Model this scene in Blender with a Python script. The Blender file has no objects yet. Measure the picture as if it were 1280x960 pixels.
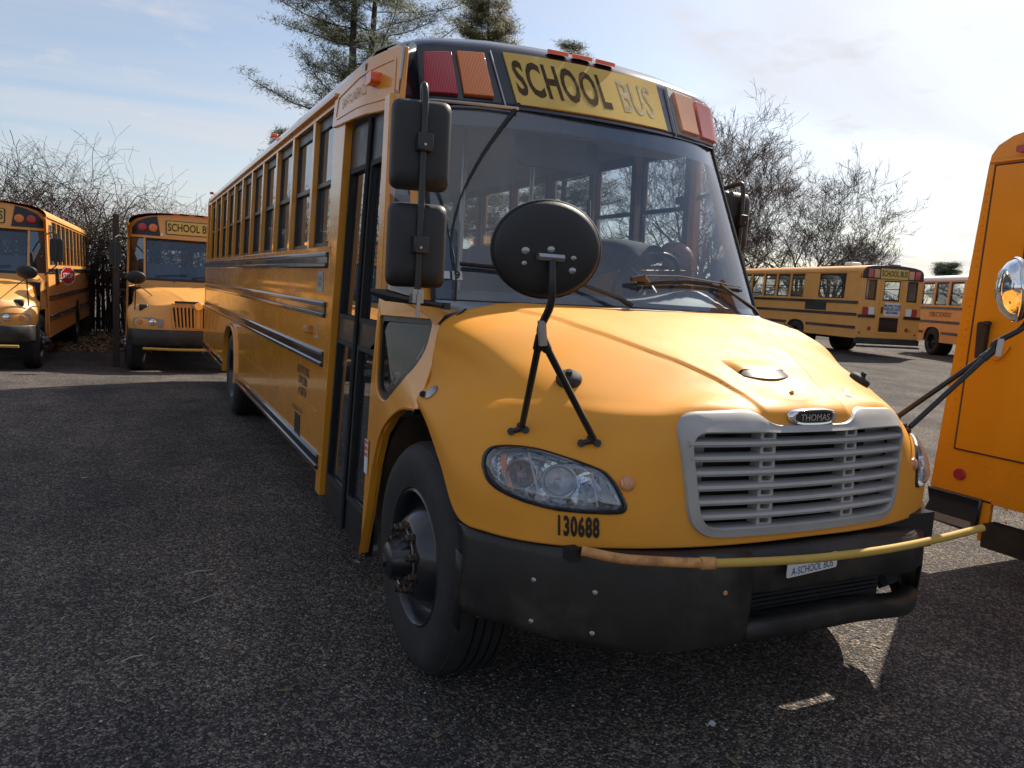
import bpy, bmesh, math, random
from mathutils import Vector, Matrix, noise
from mathutils.bvhtree import BVHTree
PI = math.pi
R = math.radians
random.seed(7)
sc = bpy.context.scene
COL = sc.collection

# ------------------------------------------------------------------ camera
CAM = Vector((-2.35693, -3.22015, 1.73890))
FPX = 969.556
yaw, pitch, roll = R(-26.40712), R(6.86143), R(3.35022)
fw = Vector((-math.sin(yaw)*math.cos(pitch), math.cos(yaw)*math.cos(pitch), -math.sin(pitch)))
rt = Vector((math.cos(yaw), math.sin(yaw), 0)); upv = rt.cross(fw)
r2 = rt*math.cos(roll) + upv*math.sin(roll); u2 = -rt*math.sin(roll) + upv*math.cos(roll)
cd = bpy.data.cameras.new('camera'); cam = bpy.data.objects.new('camera', cd); COL.objects.link(cam)
m = Matrix.Identity(4)
for i in range(3):
    m[i][0] = r2[i]; m[i][1] = u2[i]; m[i][2] = -fw[i]; m[i][3] = CAM[i]
cam.matrix_world = m
cd.sensor_width = 36; cd.lens = FPX/1280*36; cd.clip_start = .05; cd.clip_end = 3000
sc.camera = cam

# ------------------------------------------------------------------ light
SUN = Vector((1.0, .57, 1.02)).normalized()
EL = math.asin(SUN.z); AZ = math.atan2(SUN.x, SUN.y)
w = bpy.data.worlds.new('World'); sc.world = w; w.use_nodes = True
nt = w.node_tree; N = nt.nodes; L = nt.links; N.clear()
out = N.new('ShaderNodeOutputWorld'); bg = N.new('ShaderNodeBackground'); sky = N.new('ShaderNodeTexSky')
sky.sky_type = 'NISHITA'; sky.sun_disc = False; sky.sun_elevation = EL; sky.sun_rotation = AZ
sky.air_density = 1.0; sky.dust_density = 1.2; sky.ozone_density = 1.0
tc = N.new('ShaderNodeTexCoord'); sep = N.new('ShaderNodeSeparateXYZ'); L.new(tc.outputs['Generated'], sep.inputs[0])
def mth(op, a, b=None, c=None, clamp=False):
    n = N.new('ShaderNodeMath'); n.operation = op; n.use_clamp = clamp
    for i, v in enumerate((a, b, c)):
        if v is None: continue
        if isinstance(v, (int, float)): n.inputs[i].default_value = v
        else: L.new(v, n.inputs[i])
    return n.outputs[0]
den = mth('ADD', mth('MAXIMUM', sep.outputs[2], 0.0), .12)
cx = mth('DIVIDE', sep.outputs[0], den); cy = mth('DIVIDE', sep.outputs[1], den)
cmb = N.new('ShaderNodeCombineXYZ'); L.new(cx, cmb.inputs[0]); L.new(cy, cmb.inputs[1])
mp = N.new('ShaderNodeMapping'); mp.inputs['Rotation'].default_value = (0, 0, R(35)); mp.inputs['Scale'].default_value = (.55, 1.3, 1)
L.new(cmb.outputs[0], mp.inputs[0])
n1 = N.new('ShaderNodeTexNoise'); n1.inputs['Scale'].default_value = .8; n1.inputs['Detail'].default_value = 7; n1.inputs['Roughness'].default_value = .52; n1.inputs['Distortion'].default_value = .6
L.new(mp.outputs[0], n1.inputs['Vector'])
mr = N.new('ShaderNodeMapRange'); mr.inputs[1].default_value = .40; mr.inputs[2].default_value = .62; L.new(n1.outputs['Fac'], mr.inputs[0])
n2 = N.new('ShaderNodeTexNoise'); n2.inputs['Scale'].default_value = 3.2; n2.inputs['Detail'].default_value = 8; n2.inputs['Roughness'].default_value = .6
L.new(cmb.outputs[0], n2.inputs['Vector'])
mr2 = N.new('ShaderNodeMapRange'); mr2.inputs[1].default_value = .56; mr2.inputs[2].default_value = .68; L.new(n2.outputs['Fac'], mr2.inputs[0])
# more veil towards the horizon (thin high cloud seen edge-on)
hz = mth('SUBTRACT', 1.0, mth('MULTIPLY', mth('MAXIMUM', sep.outputs[2], 0.0), 1.9), clamp=True)
fac = mth('ADD', mth('MULTIPLY', mr.outputs[0], .66), mth('MULTIPLY', mth('MULTIPLY', hz, hz), .30), clamp=True)
fac = mth('ADD', fac, mth('MULTIPLY', mr2.outputs[0], .30), clamp=True)
fac = mth('MULTIPLY', fac, .92)
mx = N.new('ShaderNodeMix'); mx.data_type = 'RGBA'
L.new(fac, mx.inputs[0]); L.new(sky.outputs[0], mx.inputs[6]); mx.inputs[7].default_value = (5.7, 5.6, 5.8, 1)
L.new(mx.outputs[2], bg.inputs[0]); bg.inputs[1].default_value = .083
L.new(bg.outputs[0], out.inputs[0])
sl = bpy.data.lights.new('sun', 'SUN'); sl.energy = 4.6; sl.angle = R(.53); sl.color = (1, .90, .76)
so = bpy.data.objects.new('sun', sl); COL.objects.link(so); so.rotation_euler = (-SUN).to_track_quat('-Z', 'Y').to_euler(); so.location = (20, 10, 30)
vs = sc.view_settings; sc.display_settings.display_device = 'sRGB'; vs.view_transform = 'Standard'; vs.look = 'None'; vs.exposure = 0.68; vs.gamma = 1; vs.use_curve_mapping = False
sc.render.engine = 'CYCLES'; sc.render.resolution_x = 1024; sc.render.resolution_y = 768
sc.cycles.max_bounces = 8; sc.cycles.transparent_max_bounces = 24; sc.cycles.caustics_reflective = False; sc.cycles.caustics_refractive = False
sc.cycles.use_denoising = True

def ray(px, py): return fw + r2*((px-640)/FPX) - u2*((py-480)/FPX)
def bp(px, py, ax, v):
    i = 'xyz'.index(ax); d = ray(px, py); return CAM + d*((v-CAM[i])/d[i])

# ------------------------------------------------------------------ materials
MATS = {}
def mat(name, col, rough=.5, metal=0.0, var=0.0, vscale=3.0, coat=0.0, bump=0.0, bscale=40.0, dirt=None, dirt_amt=0.0, dscale=1.5, spec=.5, emit=None, rvar=0.0):
    mt = bpy.data.materials.new(name); mt.use_nodes = True; MATS[name] = mt
    t = mt.node_tree; n = t.nodes; l = t.links; b = n['Principled BSDF']
    b.inputs['Base Color'].default_value = (*col, 1); b.inputs['Roughness'].default_value = rough; b.inputs['Metallic'].default_value = metal
    b.inputs['Coat Weight'].default_value = coat; b.inputs['Coat Roughness'].default_value = .06; b.inputs['Specular IOR Level'].default_value = spec
    c = n.new('ShaderNodeTexCoord'); src = None
    if var or dirt or rvar:
        a = n.new('ShaderNodeTexNoise'); a.inputs['Scale'].default_value = vscale; a.inputs['Detail'].default_value = 6; a.inputs['Roughness'].default_value = .62
        l.new(c.outputs['Object'], a.inputs['Vector'])
        rm = n.new('ShaderNodeMapRange'); rm.inputs[1].default_value = .3; rm.inputs[2].default_value = .7; rm.inputs[3].default_value = 1-var; rm.inputs[4].default_value = 1+var
        l.new(a.outputs['Fac'], rm.inputs[0])
        hs = n.new('ShaderNodeHueSaturation'); hs.inputs['Color'].default_value = (*col, 1); l.new(rm.outputs[0], hs.inputs['Value'])
        src = hs.outputs[0]
        if dirt:
            d = n.new('ShaderNodeTexNoise'); d.inputs['Scale'].default_value = dscale; d.inputs['Detail'].default_value = 9; d.inputs['Roughness'].default_value = .7
            l.new(c.outputs['Object'], d.inputs['Vector'])
            dr = n.new('ShaderNodeMapRange'); dr.inputs[1].default_value = .48; dr.inputs[2].default_value = .75; dr.inputs[3].default_value = 0; dr.inputs[4].default_value = dirt_amt
            l.new(d.outputs['Fac'], dr.inputs[0])
            mm = n.new('ShaderNodeMix'); mm.data_type = 'RGBA'; l.new(dr.outputs[0], mm.inputs[0]); l.new(src, mm.inputs[6]); mm.inputs[7].default_value = (*dirt, 1)
            src = mm.outputs[2]
        l.new(src, b.inputs['Base Color'])
        if rvar:
            rr = n.new('ShaderNodeMapRange'); rr.inputs[1].default_value = .3; rr.inputs[2].default_value = .7; rr.inputs[3].default_value = rough-rvar; rr.inputs[4].default_value = rough+rvar
            a2 = n.new('ShaderNodeTexNoise'); a2.inputs['Scale'].default_value = 5.3; a2.inputs['Detail'].default_value = 8; a2.inputs['Roughness'].default_value = .7
            l.new(c.outputs['Object'], a2.inputs['Vector']); l.new(a2.outputs['Fac'], rr.inputs[0]); l.new(rr.outputs[0], b.inputs['Roughness'])
    if bump:
        a = n.new('ShaderNodeTexNoise'); a.inputs['Scale'].default_value = bscale; a.inputs['Detail'].default_value = 4
        l.new(c.outputs['Object'], a.inputs['Vector'])
        bm = n.new('ShaderNodeBump'); bm.inputs['Strength'].default_value = 1; bm.inputs['Distance'].default_value = bump; l.new(a.outputs['Fac'], bm.inputs['Height'])
        l.new(bm.outputs[0], b.inputs['Normal'])
    if emit:
        b.inputs['Emission Color'].default_value = (*emit[0], 1); b.inputs['Emission Strength'].default_value = emit[1]
    return mt
YEL = (.79, .315, .022)
mat('yellow', YEL, .24, var=.05, vscale=2.0, coat=.7, dirt=(.38, .20, .05), dirt_amt=.22, rvar=.07, bump=.0006, bscale=3.0)
mat('yellow_hood', (.78, .325, .040), .56, spec=.2, var=.05, vscale=2.0, coat=.0, dirt=(.66, .38, .14), dirt_amt=.30, dscale=2.2, rvar=.08)
mat('yellow_sat', (.82, .325, .008), .34, var=.04, coat=.2, dirt=(.40, .17, .02), dirt_amt=.2, rvar=.06)
mat('yellow_pale', (.76, .36, .085), .42, var=.06, coat=.1, dirt=(.40, .22, .08), dirt_amt=.3)  # paler, less saturated yellow, mostly for the background buses
mat('white_roof', (.72, .72, .70), .5, var=.05)
mat('black', (.012, .013, .015), .42, var=.2, coat=.1, rvar=.1)
mat('gloss_black', (.010, .013, .020), .16, coat=.6)
mat('rubber', (.016, .016, .017), .75, var=.25, bump=.001, bscale=30, dirt=(.07, .065, .06), dirt_amt=.35, dscale=4)
mat('tread', (.018, .018, .019), .8, var=.25, dirt=(.08, .07, .06), dirt_amt=.4, dscale=6)
mat('rim_black', (.015, .017, .024), .3, coat=.3, var=.2, dirt=(.09, .06, .04), dirt_amt=.35, dscale=5)
mat('nut_metal', (.09, .07, .055), .5, metal=.6, var=.3, dirt=(.15, .05, .02), dirt_amt=.5, dscale=30)
mat('bumper_black', (.018, .017, .016), .50, var=.3, vscale=4, dirt=(.12, .095, .065), dirt_amt=.55, dscale=2.6, rvar=.12, bump=.001, bscale=8)
mat('chassis', (.015, .014, .013), .8)
mat('liner', (.085, .058, .036), .85, var=.4, dirt=(.13, .07, .03), dirt_amt=.6, dscale=6)
mat('grey_plastic', (.40, .385, .365), .42, var=.08, dirt=(.20, .19, .18), dirt_amt=.3, dscale=8)
mat('grey_panel', (.30, .29, .28), .6, var=.1)
mat('chrome', (.75, .76, .78), .08, metal=1)
mat('crumpled_chrome', (.62, .64, .67), .12, metal=1, bump=.010, bscale=14)
mat('mirror_glass', (.82, .84, .86), .02, metal=1)
mat('steel', (.42, .42, .43), .35, metal=.9, var=.15)
mat('rail_black', (.014, .014, .016), .2, coat=.5)
mat('plastic_black', (.016, .017, .019), .52, bump=.0006, bscale=400, var=.1)
mat('red_lens', (.50, .012, .03), .14, coat=.6, bump=.0012, bscale=90)
mat('amber_lens', (.85, .20, .012), .14, coat=.6, bump=.0012, bscale=90)
mat('orange_marker', (.90, .13, .015), .2, coat=.5)
mat('pale_red', (.70, .20, .16), .25, coat=.4, var=.1)
mat('pale_amber', (.80, .36, .17), .25, coat=.4, var=.1)
mat('sign_yellow', (.66, .45, .13), .85, var=.07, spec=.15)
mat('letter_brown', (.085, .055, .03), .9, spec=.1, var=.3, vscale=25)
mat('letter_glare', (.52, .43, .27), .9, spec=.1, var=.35, vscale=20)
mat('letter_ghost', (.62, .34, .09), .6)
mat('letter_black', (.015, .013, .01), .5)
mat('letter_white', (.75, .75, .74), .5)
mat('letter_blue', (.05, .09, .22), .5)
mat('white', (.72, .72, .70), .5, var=.08)
mat('dash', (.09, .10, .11), .6)
mat('seat_vinyl', (.075, .105, .15), .5, bump=.001, bscale=60, var=.08)
mat('interior', (.28, .31, .34), .6)
mat('ceiling', (.40, .40, .38), .6)
mat('floor_rubber', (.03, .03, .03), .8)
mat('jacket', (.030, .032, .042), .8, bump=.002, bscale=25)
mat('trousers', (.05, .055, .07), .85)
mat('skin', (.42, .25, .17), .55)
mat('cloth_red', (.45, .04, .03), .8)
mat('rust', (.56, .27, .09), .75, var=.25, vscale=15, dirt=(.12, .045, .025), dirt_amt=1.0, dscale=16)
mat('rod_yellow', (.55, .36, .08), .65, spec=.2, var=.15, vscale=12, dirt=(.3, .16, .05), dirt_amt=.5, dscale=12)
mat('debris', (.14, .10, .05), .9, var=.4, vscale=30)
mat('bark', (.11, .085, .065), .9, var=.3, vscale=6, bump=.01, bscale=12)
mat('twig', (.10, .078, .062), .9, var=.25)
mat('twig_dark', (.055, .042, .035), .9, var=.25)
mat('pine_bark', (.085, .065, .055), .95, var=.3)
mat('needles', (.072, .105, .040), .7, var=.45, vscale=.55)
mat('needles_sunlit', (.16, .15, .04), .7, var=.4, vscale=.8)  # lighter, warmer needles: sunlight on one pine put into the colour
mat('post_wood', (.05, .038, .03), .9, var=.3, bump=.003)
mat('pale_wood', (.45, .43, .40), .8, var=.15)
mat('leaf_litter', (.30, .19, .11), .9, var=.5, vscale=20)
mat('stone', (.20, .19, .185), .85, var=.55, vscale=9)
mat('stone_pale', (.42, .40, .37), .8, var=.2)

for nm_ in ('red_lens', 'amber_lens', 'pale_red', 'pale_amber'):
    t_ = MATS[nm_].node_tree; b_ = t_.nodes['Principled BSDF']; c_ = t_.nodes.new('ShaderNodeTexCoord'); wv = t_.nodes.new('ShaderNodeTexWave'); wv.inputs['Scale'].default_value = 38; wv.bands_direction = 'X'
    t_.links.new(c_.outputs['Object'], wv.inputs['Vector']); bb_ = t_.nodes.new('ShaderNodeBump'); bb_.inputs['Distance'].default_value = .004; t_.links.new(wv.outputs['Fac'], bb_.inputs['Height']); t_.links.new(bb_.outputs[0], b_.inputs['Normal'])
def glassmat(name, tint, refl=1.0, rough=.0, haze=0.0, base=.06):
    mt = bpy.data.materials.new(name); mt.use_nodes = True; MATS[name] = mt
    t = mt.node_tree; n = t.nodes; l = t.links; n.clear()
    o = n.new('ShaderNodeOutputMaterial'); tr = n.new('ShaderNodeBsdfTransparent'); tr.inputs[0].default_value = (*tint, 1)
    g = n.new('ShaderNodeBsdfGlossy'); g.inputs['Roughness'].default_value = rough; g.inputs[0].default_value = (1, 1, 1, 1)
    ge = n.new('ShaderNodeNewGeometry'); dt = n.new('ShaderNodeVectorMath'); dt.operation = 'DOT_PRODUCT'; l.new(ge.outputs['Normal'], dt.inputs[0]); l.new(ge.outputs['Incoming'], dt.inputs[1])
    ab = n.new('ShaderNodeMath'); ab.operation = 'ABSOLUTE'; l.new(dt.outputs['Value'], ab.inputs[0])
    om = n.new('ShaderNodeMath'); om.operation = 'SUBTRACT'; om.inputs[0].default_value = 1; om.use_clamp = True; l.new(ab.outputs[0], om.inputs[1])
    pw = n.new('ShaderNodeMath'); pw.operation = 'POWER'; pw.inputs[1].default_value = 4; l.new(om.outputs[0], pw.inputs[0])
    mu = n.new('ShaderNodeMath'); mu.operation = 'MULTIPLY_ADD'; mu.inputs[1].default_value = .8*refl; mu.inputs[2].default_value = base; mu.use_clamp = True
    l.new(pw.outputs[0], mu.inputs[0])
    mxx = n.new('ShaderNodeMixShader'); l.new(mu.outputs[0], mxx.inputs[0]); l.new(tr.outputs[0], mxx.inputs[1]); l.new(g.outputs[0], mxx.inputs[2])
    last = mxx
    if haze:
        df = n.new('ShaderNodeBsdfDiffuse'); df.inputs[0].default_value = (.36, .48, .62, 1)  # bluish diffuse layer, stands in for sky sheen on the glass
        c = n.new('ShaderNodeTexCoord'); a = n.new('ShaderNodeTexNoise'); a.inputs['Scale'].default_value = 5; a.inputs['Detail'].default_value = 8; a.inputs['Roughness'].default_value = .7
        l.new(c.outputs['Object'], a.inputs[0])
        mu2 = n.new('ShaderNodeMath'); mu2.operation = 'MULTIPLY'; mu2.inputs[1].default_value = haze*2; l.new(a.outputs['Fac'], mu2.inputs[0])
        m2 = n.new('ShaderNodeMixShader'); l.new(mu2.outputs[0], m2.inputs[0]); l.new(mxx.outputs[0], m2.inputs[1]); l.new(df.outputs[0], m2.inputs[2]); last = m2
    l.new(last.outputs[0], o.inputs[0])
glassmat('windshield_glass', (.82, .89, .94), 1.0, haze=.065, base=.10)
glassmat('window_glass', (.72, .76, .78), 1.1, haze=.05, base=.14)
glassmat('dark_glass', (.30, .34, .37), 1.1, base=.22, haze=.02)
glassmat('low_glass', (.22, .25, .27), .8, base=.05, haze=.01)
glassmat('lens_glass', (.88, .90, .93), 1.0, haze=.05, base=.10)

# ------------------------------------------------------------------ mesh helpers
class MB:
    def __init__(s): s.v = []; s.f = []; s.mi = []
    def add(s, vs, fs, M=None, mi=0):
        o = len(s.v)
        s.v += [tuple(M @ Vector(p)) if M else tuple(p) for p in vs]
        s.f += [tuple(i+o for i in f) for f in fs]; s.mi += [mi]*len(fs); return s
    def box(s, c, d, M=None, mi=0):
        x, y, z = c; a, b, h = d[0]/2, d[1]/2, d[2]/2
        vs = [(x+i*a, y+j*b, z+k*h) for i in (-1, 1) for j in (-1, 1) for k in (-1, 1)]
        return s.add(vs, [(0, 1, 3, 2), (4, 6, 7, 5), (0, 4, 5, 1), (2, 3, 7, 6), (0, 2, 6, 4), (1, 5, 7, 3)], M, mi)
    def box2(s, a, b, mi=0):
        return s.box([(a[i]+b[i])/2 for i in range(3)], [abs(b[i]-a[i]) for i in range(3)], None, mi)
    def bar(s, p, q, wd, h, mi=0):
        p = Vector(p); q = Vector(q); d = q-p; ln = d.length; M = Matrix.Translation((p+q)/2) @ d.to_track_quat('Y', 'Z').to_matrix().to_4x4()
        return s.box((0, 0, 0), (wd, ln, h), M, mi)
    def tube(s, pts, r, n=8, cap=True, mi=0):
        pts = [Vector(p) for p in pts]; k = len(pts); rr = r if isinstance(r, (list, tuple)) else [r]*k
        T = [(pts[min(i+1, k-1)]-pts[max(i-1, 0)]).normalized() for i in range(k)]
        a = Vector((0, 0, 1)) if abs(T[0].z) < .9 else Vector((1, 0, 0)); u = T[0].cross(a).normalized()
        vs = []
        for i in range(k):
            u = (u - T[i]*u.dot(T[i]));  u = u.normalized() if u.length > 1e-6 else T[i].orthogonal().normalized()
            vv = T[i].cross(u)
            for j in range(n):
                t = 2*PI*j/n; vs.append(pts[i]+(u*math.cos(t)+vv*math.sin(t))*rr[i])
        fs = [(i*n+j, i*n+(j+1) % n, (i+1)*n+(j+1) % n, (i+1)*n+j) for i in range(k-1) for j in range(n)]
        if cap: fs += [tuple(range(n-1, -1, -1)), tuple((k-1)*n+j for j in range(n))]
        return s.add(vs, fs, None, mi)
    def cyl(s, p, q, r, n=16, mi=0): return s.tube([p, q], r, n, True, mi)
    def lathe(s, prof, n=32, M=None, mi=0, closed=False):
        # prof: (r, h) about local X axis -> h along X
        vs = [(h, r*math.cos(2*PI*j/n), r*math.sin(2*PI*j/n)) for (r, h) in prof for j in range(n)]
        k = len(prof); rng = k if closed else k-1
        fs = [(i*n+j, i*n+(j+1) % n, ((i+1) % k)*n+(j+1) % n, ((i+1) % k)*n+j) for i in range(rng) for j in range(n)]
        return s.add(vs, fs, M, mi)
    def grid(s, rows, mi=0, flip=False):
        a = len(rows); b = len(rows[0]); vs = [p for r_ in rows for p in r_]
        fs = [(i*b+j, i*b+j+1, (i+1)*b+j+1, (i+1)*b+j) for i in range(a-1) for j in range(b-1)]
        return s.add(vs, fs, None, mi)
    def prism(s, poly, fn, th, mi=0):
        # poly 2d points; fn(a,b,t)->3d with t in 0..th
        n = len(poly); vs = [fn(a, b, 0) for a, b in poly]+[fn(a, b, th) for a, b in poly]
        fs = [tuple(range(n)), tuple(range(2*n-1, n-1, -1))]+[(i, (i+1) % n, n+(i+1) % n, n+i) for i in range(n)]
        return s.add(vs, fs, None, mi)
    def panel(s, outer, holes, fn, th, mi=0):
        bm = bmesh.new(); es = []
        loops = [outer]+list(holes); base = []
        for lp in loops:
            vv = [bm.verts.new((p[0], p[1], 0)) for p in lp]
            for i in range(len(vv)): es.append(bm.edges.new((vv[i], vv[(i+1) % len(vv)])))
            base.append(vv)
        bmesh.ops.triangle_fill(bm, use_beauty=True, use_dissolve=False, edges=es)
        bm.verts.index_update(); V = [v.co.copy() for v in bm.verts]; F = [tuple(v.index for v in f.verts) for f in bm.faces]
        nv = len(V); vs = [fn(p.x, p.y, 0) for p in V]+[fn(p.x, p.y, th) for p in V]
        fs = list(F)+[tuple(i+nv for i in reversed(f)) for f in F]; o = 0
        for lp in loops:
            n = len(lp)
            fs += [(o+i, o+(i+1) % n, nv+o+(i+1) % n, nv+o+i) for i in range(n)]; o += n
        bm.free(); return s.add(vs, fs, None, mi)
    def build(s, name, mats, parent=None, smooth=35, bevel=0, label=None, recalc=True):
        me = bpy.data.meshes.new(name); me.from_pydata([tuple(v) for v in s.v], [], s.f)
        for mm in (mats if isinstance(mats, (list, tuple)) else [mats]): me.materials.append(MATS[mm])
        if any(s.mi): me.polygons.foreach_set('material_index', s.mi)
        bm = bmesh.new(); bm.from_mesh(me); bmesh.ops.remove_doubles(bm, verts=bm.verts, dist=1e-5)
        if recalc: bmesh.ops.recalc_face_normals(bm, faces=bm.faces)
        if smooth:
            ca = R(smooth)
            for f in bm.faces: f.smooth = True
            for e in bm.edges:
                if len(e.link_faces) == 2:
                    try: e.smooth = e.calc_face_angle() < ca
                    except Exception: pass
        bm.to_mesh(me); bm.free()
        o = bpy.data.objects.new(name, me); COL.objects.link(o)
        if parent: o.parent = parent
        if bevel:
            b = o.modifiers.new('bevel', 'BEVEL'); b.width = bevel; b.segments = 2; b.limit_method = 'ANGLE'; b.angle_limit = R(40)
        if label: o['label'] = label
        return o
def tag(o, label, cat, group=None, kind=None):
    o['label'] = label; o['category'] = cat
    if group: o['group'] = group
    if kind: o['kind'] = kind
    return o
def thing(name, label, cat, loc=(0, 0, 0), rz=0, group=None):
    o = bpy.data.objects.new(name, None); COL.objects.link(o); o.location = loc; o.rotation_euler = (0, 0, rz); o.empty_display_size = .3
    return tag(o, label, cat, group)
def text(name, s, size, mt, parent, fn, sx=1.0, align='CENTER', ext=.002, bold=0.0, space=1.0):
    """text outline bent onto a surface: fn(u, v, w) -> 3d"""
    cu = bpy.data.curves.new('t', 'FONT'); cu.body = s; cu.size = size; cu.align_x = align; cu.align_y = 'CENTER'; cu.resolution_u = 3; cu.offset = bold; cu.space_character = space; cu.space_line = .9
    to = bpy.data.objects.new('t', cu); COL.objects.link(to); dg = bpy.context.evaluated_depsgraph_get(); dg.update()
    me = bpy.data.meshes.new_from_object(to.evaluated_get(dg)); bpy.data.objects.remove(to)
    bm = bmesh.new(); bm.from_mesh(me); bpy.data.meshes.remove(me)
    bmesh.ops.triangulate(bm, faces=bm.faces)
    mb = MB(); bm.verts.index_update()
    mb.add([fn(v.co.x*sx, v.co.y, ext) for v in bm.verts], [tuple(v.index for v in f.verts) for f in bm.faces]); bm.free()
    return mb.build(name, mt, parent, smooth=0)

def cr(p0, p1, p2, p3, t):
    return .5*((2*p1)+(-p0+p2)*t+(2*p0-5*p1+4*p2-p3)*t*t+(-p0+3*p1-3*p2+p3)*t*t*t)
def crline(P, sub):
    P = [Vector(p) for p in P]; o = []
    for i in range(len(P)-1):
        a = P[i-1] if i else P[0]*2-P[1]; d = P[i+2] if i+2 < len(P) else P[-1]*2-P[-2]
        for k in range(sub): o.append(cr(a, P[i], P[i+1], d, k/sub))
    o.append(P[-1]); return o
def smoothstep(a, b, x):
    t = max(0, min(1, (x-a)/(b-a))); return t*t*(3-2*t)
def gz(x, y):
    z = -.28*smoothstep(8.5, 15.5, y)*smoothstep(8, 2, x) + .20*smoothstep(9, 19, x)*smoothstep(3, 11, y)
    return z
def roundpoly(P, r, n=5):
    o = []; k = len(P)
    rs = r if isinstance(r, (list, tuple)) else [r]*k
    for i in range(k):
        a, b, c = Vector(P[i-1]), Vector(P[i]), Vector(P[(i+1) % k]); rr = min(rs[i], (a-b).length*.48, (c-b).length*.48)
        if rr <= 0: o.append(tuple(b)); continue
        p = b+(a-b).normalized()*rr; q = b+(c-b).normalized()*rr
        for j in range(n+1):
            t = j/n; o.append(tuple(p*(1-t)**2+b*2*t*(1-t)+q*t*t))
    return o
def rect(a0, b0, a1, b1): return [(a0, b0), (a1, b0), (a1, b1), (a0, b1)]

# ------------------------------------------------------------------ the ground
def ground():
    xs = [-1200, -400, -150, -60, -30, -20]+[-14+i*.5 for i in range(57)]+[20, 30, 60, 150, 400, 1200]
    ys = [-1200, -300, -80, -30, -15]+[-8+i*.5 for i in range(61)]+[26, 32, 45, 80, 200, 500, 1600]
    mb = MB(); mb.grid([[(x, y, gz(x, y)+(.012*noise.noise(Vector((x*.7, y*.7, 0))) if abs(x) < 15 and -9 < y < 25 and not (-3 < x < 3 and -2 < y < 12) else 0)) for x in xs] for y in ys])
    o = mb.build('ground', 'white', smooth=80)
    mt = bpy.data.materials.new('gravel'); mt.use_nodes = True; MATS['gravel'] = mt; o.data.materials[0] = mt
    t = mt.node_tree; n = t.nodes; l = t.links; b = n['Principled BSDF']; b.inputs['Roughness'].default_value = .9; b.inputs['Specular IOR Level'].default_value = .35
    c = n.new('ShaderNodeTexCoord')
    def vor(s, out='Color', rnd=1.0):
        v = n.new('ShaderNodeTexVoronoi'); v.inputs['Scale'].default_value = s; v.inputs['Randomness'].default_value = rnd; l.new(c.outputs['Object'], v.inputs['Vector']); return v
    def noi(s, d=6, r_=.6):
        v = n.new('ShaderNodeTexNoise'); v.inputs['Scale'].default_value = s; v.inputs['Detail'].default_value = d; v.inputs['Roughness'].default_value = r_; l.new(c.outputs['Object'], v.inputs['Vector']); return v
    def ramp(src, pts):
        q = n.new('ShaderNodeValToRGB'); e = q.color_ramp.elements
        while len(e) < len(pts): e.new(.5)
        for i, (p, cc) in enumerate(pts): e[i].position = p; e[i].color = (*cc, 1)
        l.new(src, q.inputs[0]); return q.outputs[0]
    def mix(f, a, bb, mode='MIX'):
        q = n.new('ShaderNodeMix'); q.data_type = 'RGBA'; q.blend_type = mode
        for i, s_ in ((0, f), (6, a), (7, bb)):
            if isinstance(s_, (int, float)): q.inputs[i].default_value = s_
            elif isinstance(s_, tuple): q.inputs[i].default_value = (*s_, 1)
            else: l.new(s_, q.inputs[i])
        return q.outputs[2]
    v1 = vor(115); v2 = vor(52); sepc = n.new('ShaderNodeSeparateColor'); l.new(v1.outputs['Color'], sepc.inputs[0])
    sep2 = n.new('ShaderNodeSeparateColor'); l.new(v2.outputs['Color'], sep2.inputs[0])
    a = ramp(sepc.outputs[0], [(0, (.026, .026, .028)), (.5, (.058, .056, .057)), (.74, (.150, .137, .124)), (1, (.55, .50, .43))])
    a2 = ramp(sep2.outputs[1], [(0, (.036, .035, .037)), (.6, (.075, .071, .069)), (.82, (.165, .148, .13)), (1, (.45, .40, .33))])
    cc = mix(.4, a, a2)
    big = noi(.45, 5); patch = ramp(big.outputs['Fac'], [(.32, (.60, .60, .64)), (.68, (1.22, 1.15, 1.08))])
    cc = mix(1.0, cc, patch, 'MULTIPLY')
    mid = noi(2.3, 8, .7); pm = ramp(mid.outputs['Fac'], [(.35, (.72, .72, .73)), (.65, (1.12, 1.10, 1.07))]); cc = mix(1.0, cc, pm, 'MULTIPLY')
    mpn = n.new('ShaderNodeMapping'); mpn.inputs['Scale'].default_value = (.55, .12, 1); mpn.inputs['Rotation'].default_value = (0, 0, .25); l.new(c.outputs['Object'], mpn.inputs[0])
    trk = noi(2.2, 5, .55); l.new(mpn.outputs[0], trk.inputs['Vector']); tm = ramp(trk.outputs['Fac'], [(.36, (.88, .88, .90)), (.60, (1.45, 1.40, 1.34))]); cc = mix(1.0, cc, tm, 'MULTIPLY')
    oil = noi(.9, 4, .5); om_ = ramp(oil.outputs['Fac'], [(.24, (.35, .35, .36)), (.34, (1, 1, 1))]); cc = mix(1.0, cc, om_, 'MULTIPLY')
    l.new(cc, b.inputs['Base Color'])
    h = n.new('ShaderNodeMath'); h.operation = 'MULTIPLY_ADD'; l.new(v1.outputs['Distance'], h.inputs[0]); h.inputs[1].default_value = -.9; l.new(sepc.outputs[1], h.inputs[2])
    h2 = n.new('ShaderNodeMath'); h2.operation = 'MULTIPLY_ADD'; l.new(v2.outputs['Distance'], h2.inputs[0]); h2.inputs[1].default_value = -1.5; l.new(h.outputs[0], h2.inputs[2])
    h3 = n.new('ShaderNodeMath'); h3.operation = 'MULTIPLY_ADD'; l.new(mid.outputs['Fac'], h3.inputs[0]); h3.inputs[1].default_value = 2.5; l.new(h2.outputs[0], h3.inputs[2])
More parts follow.
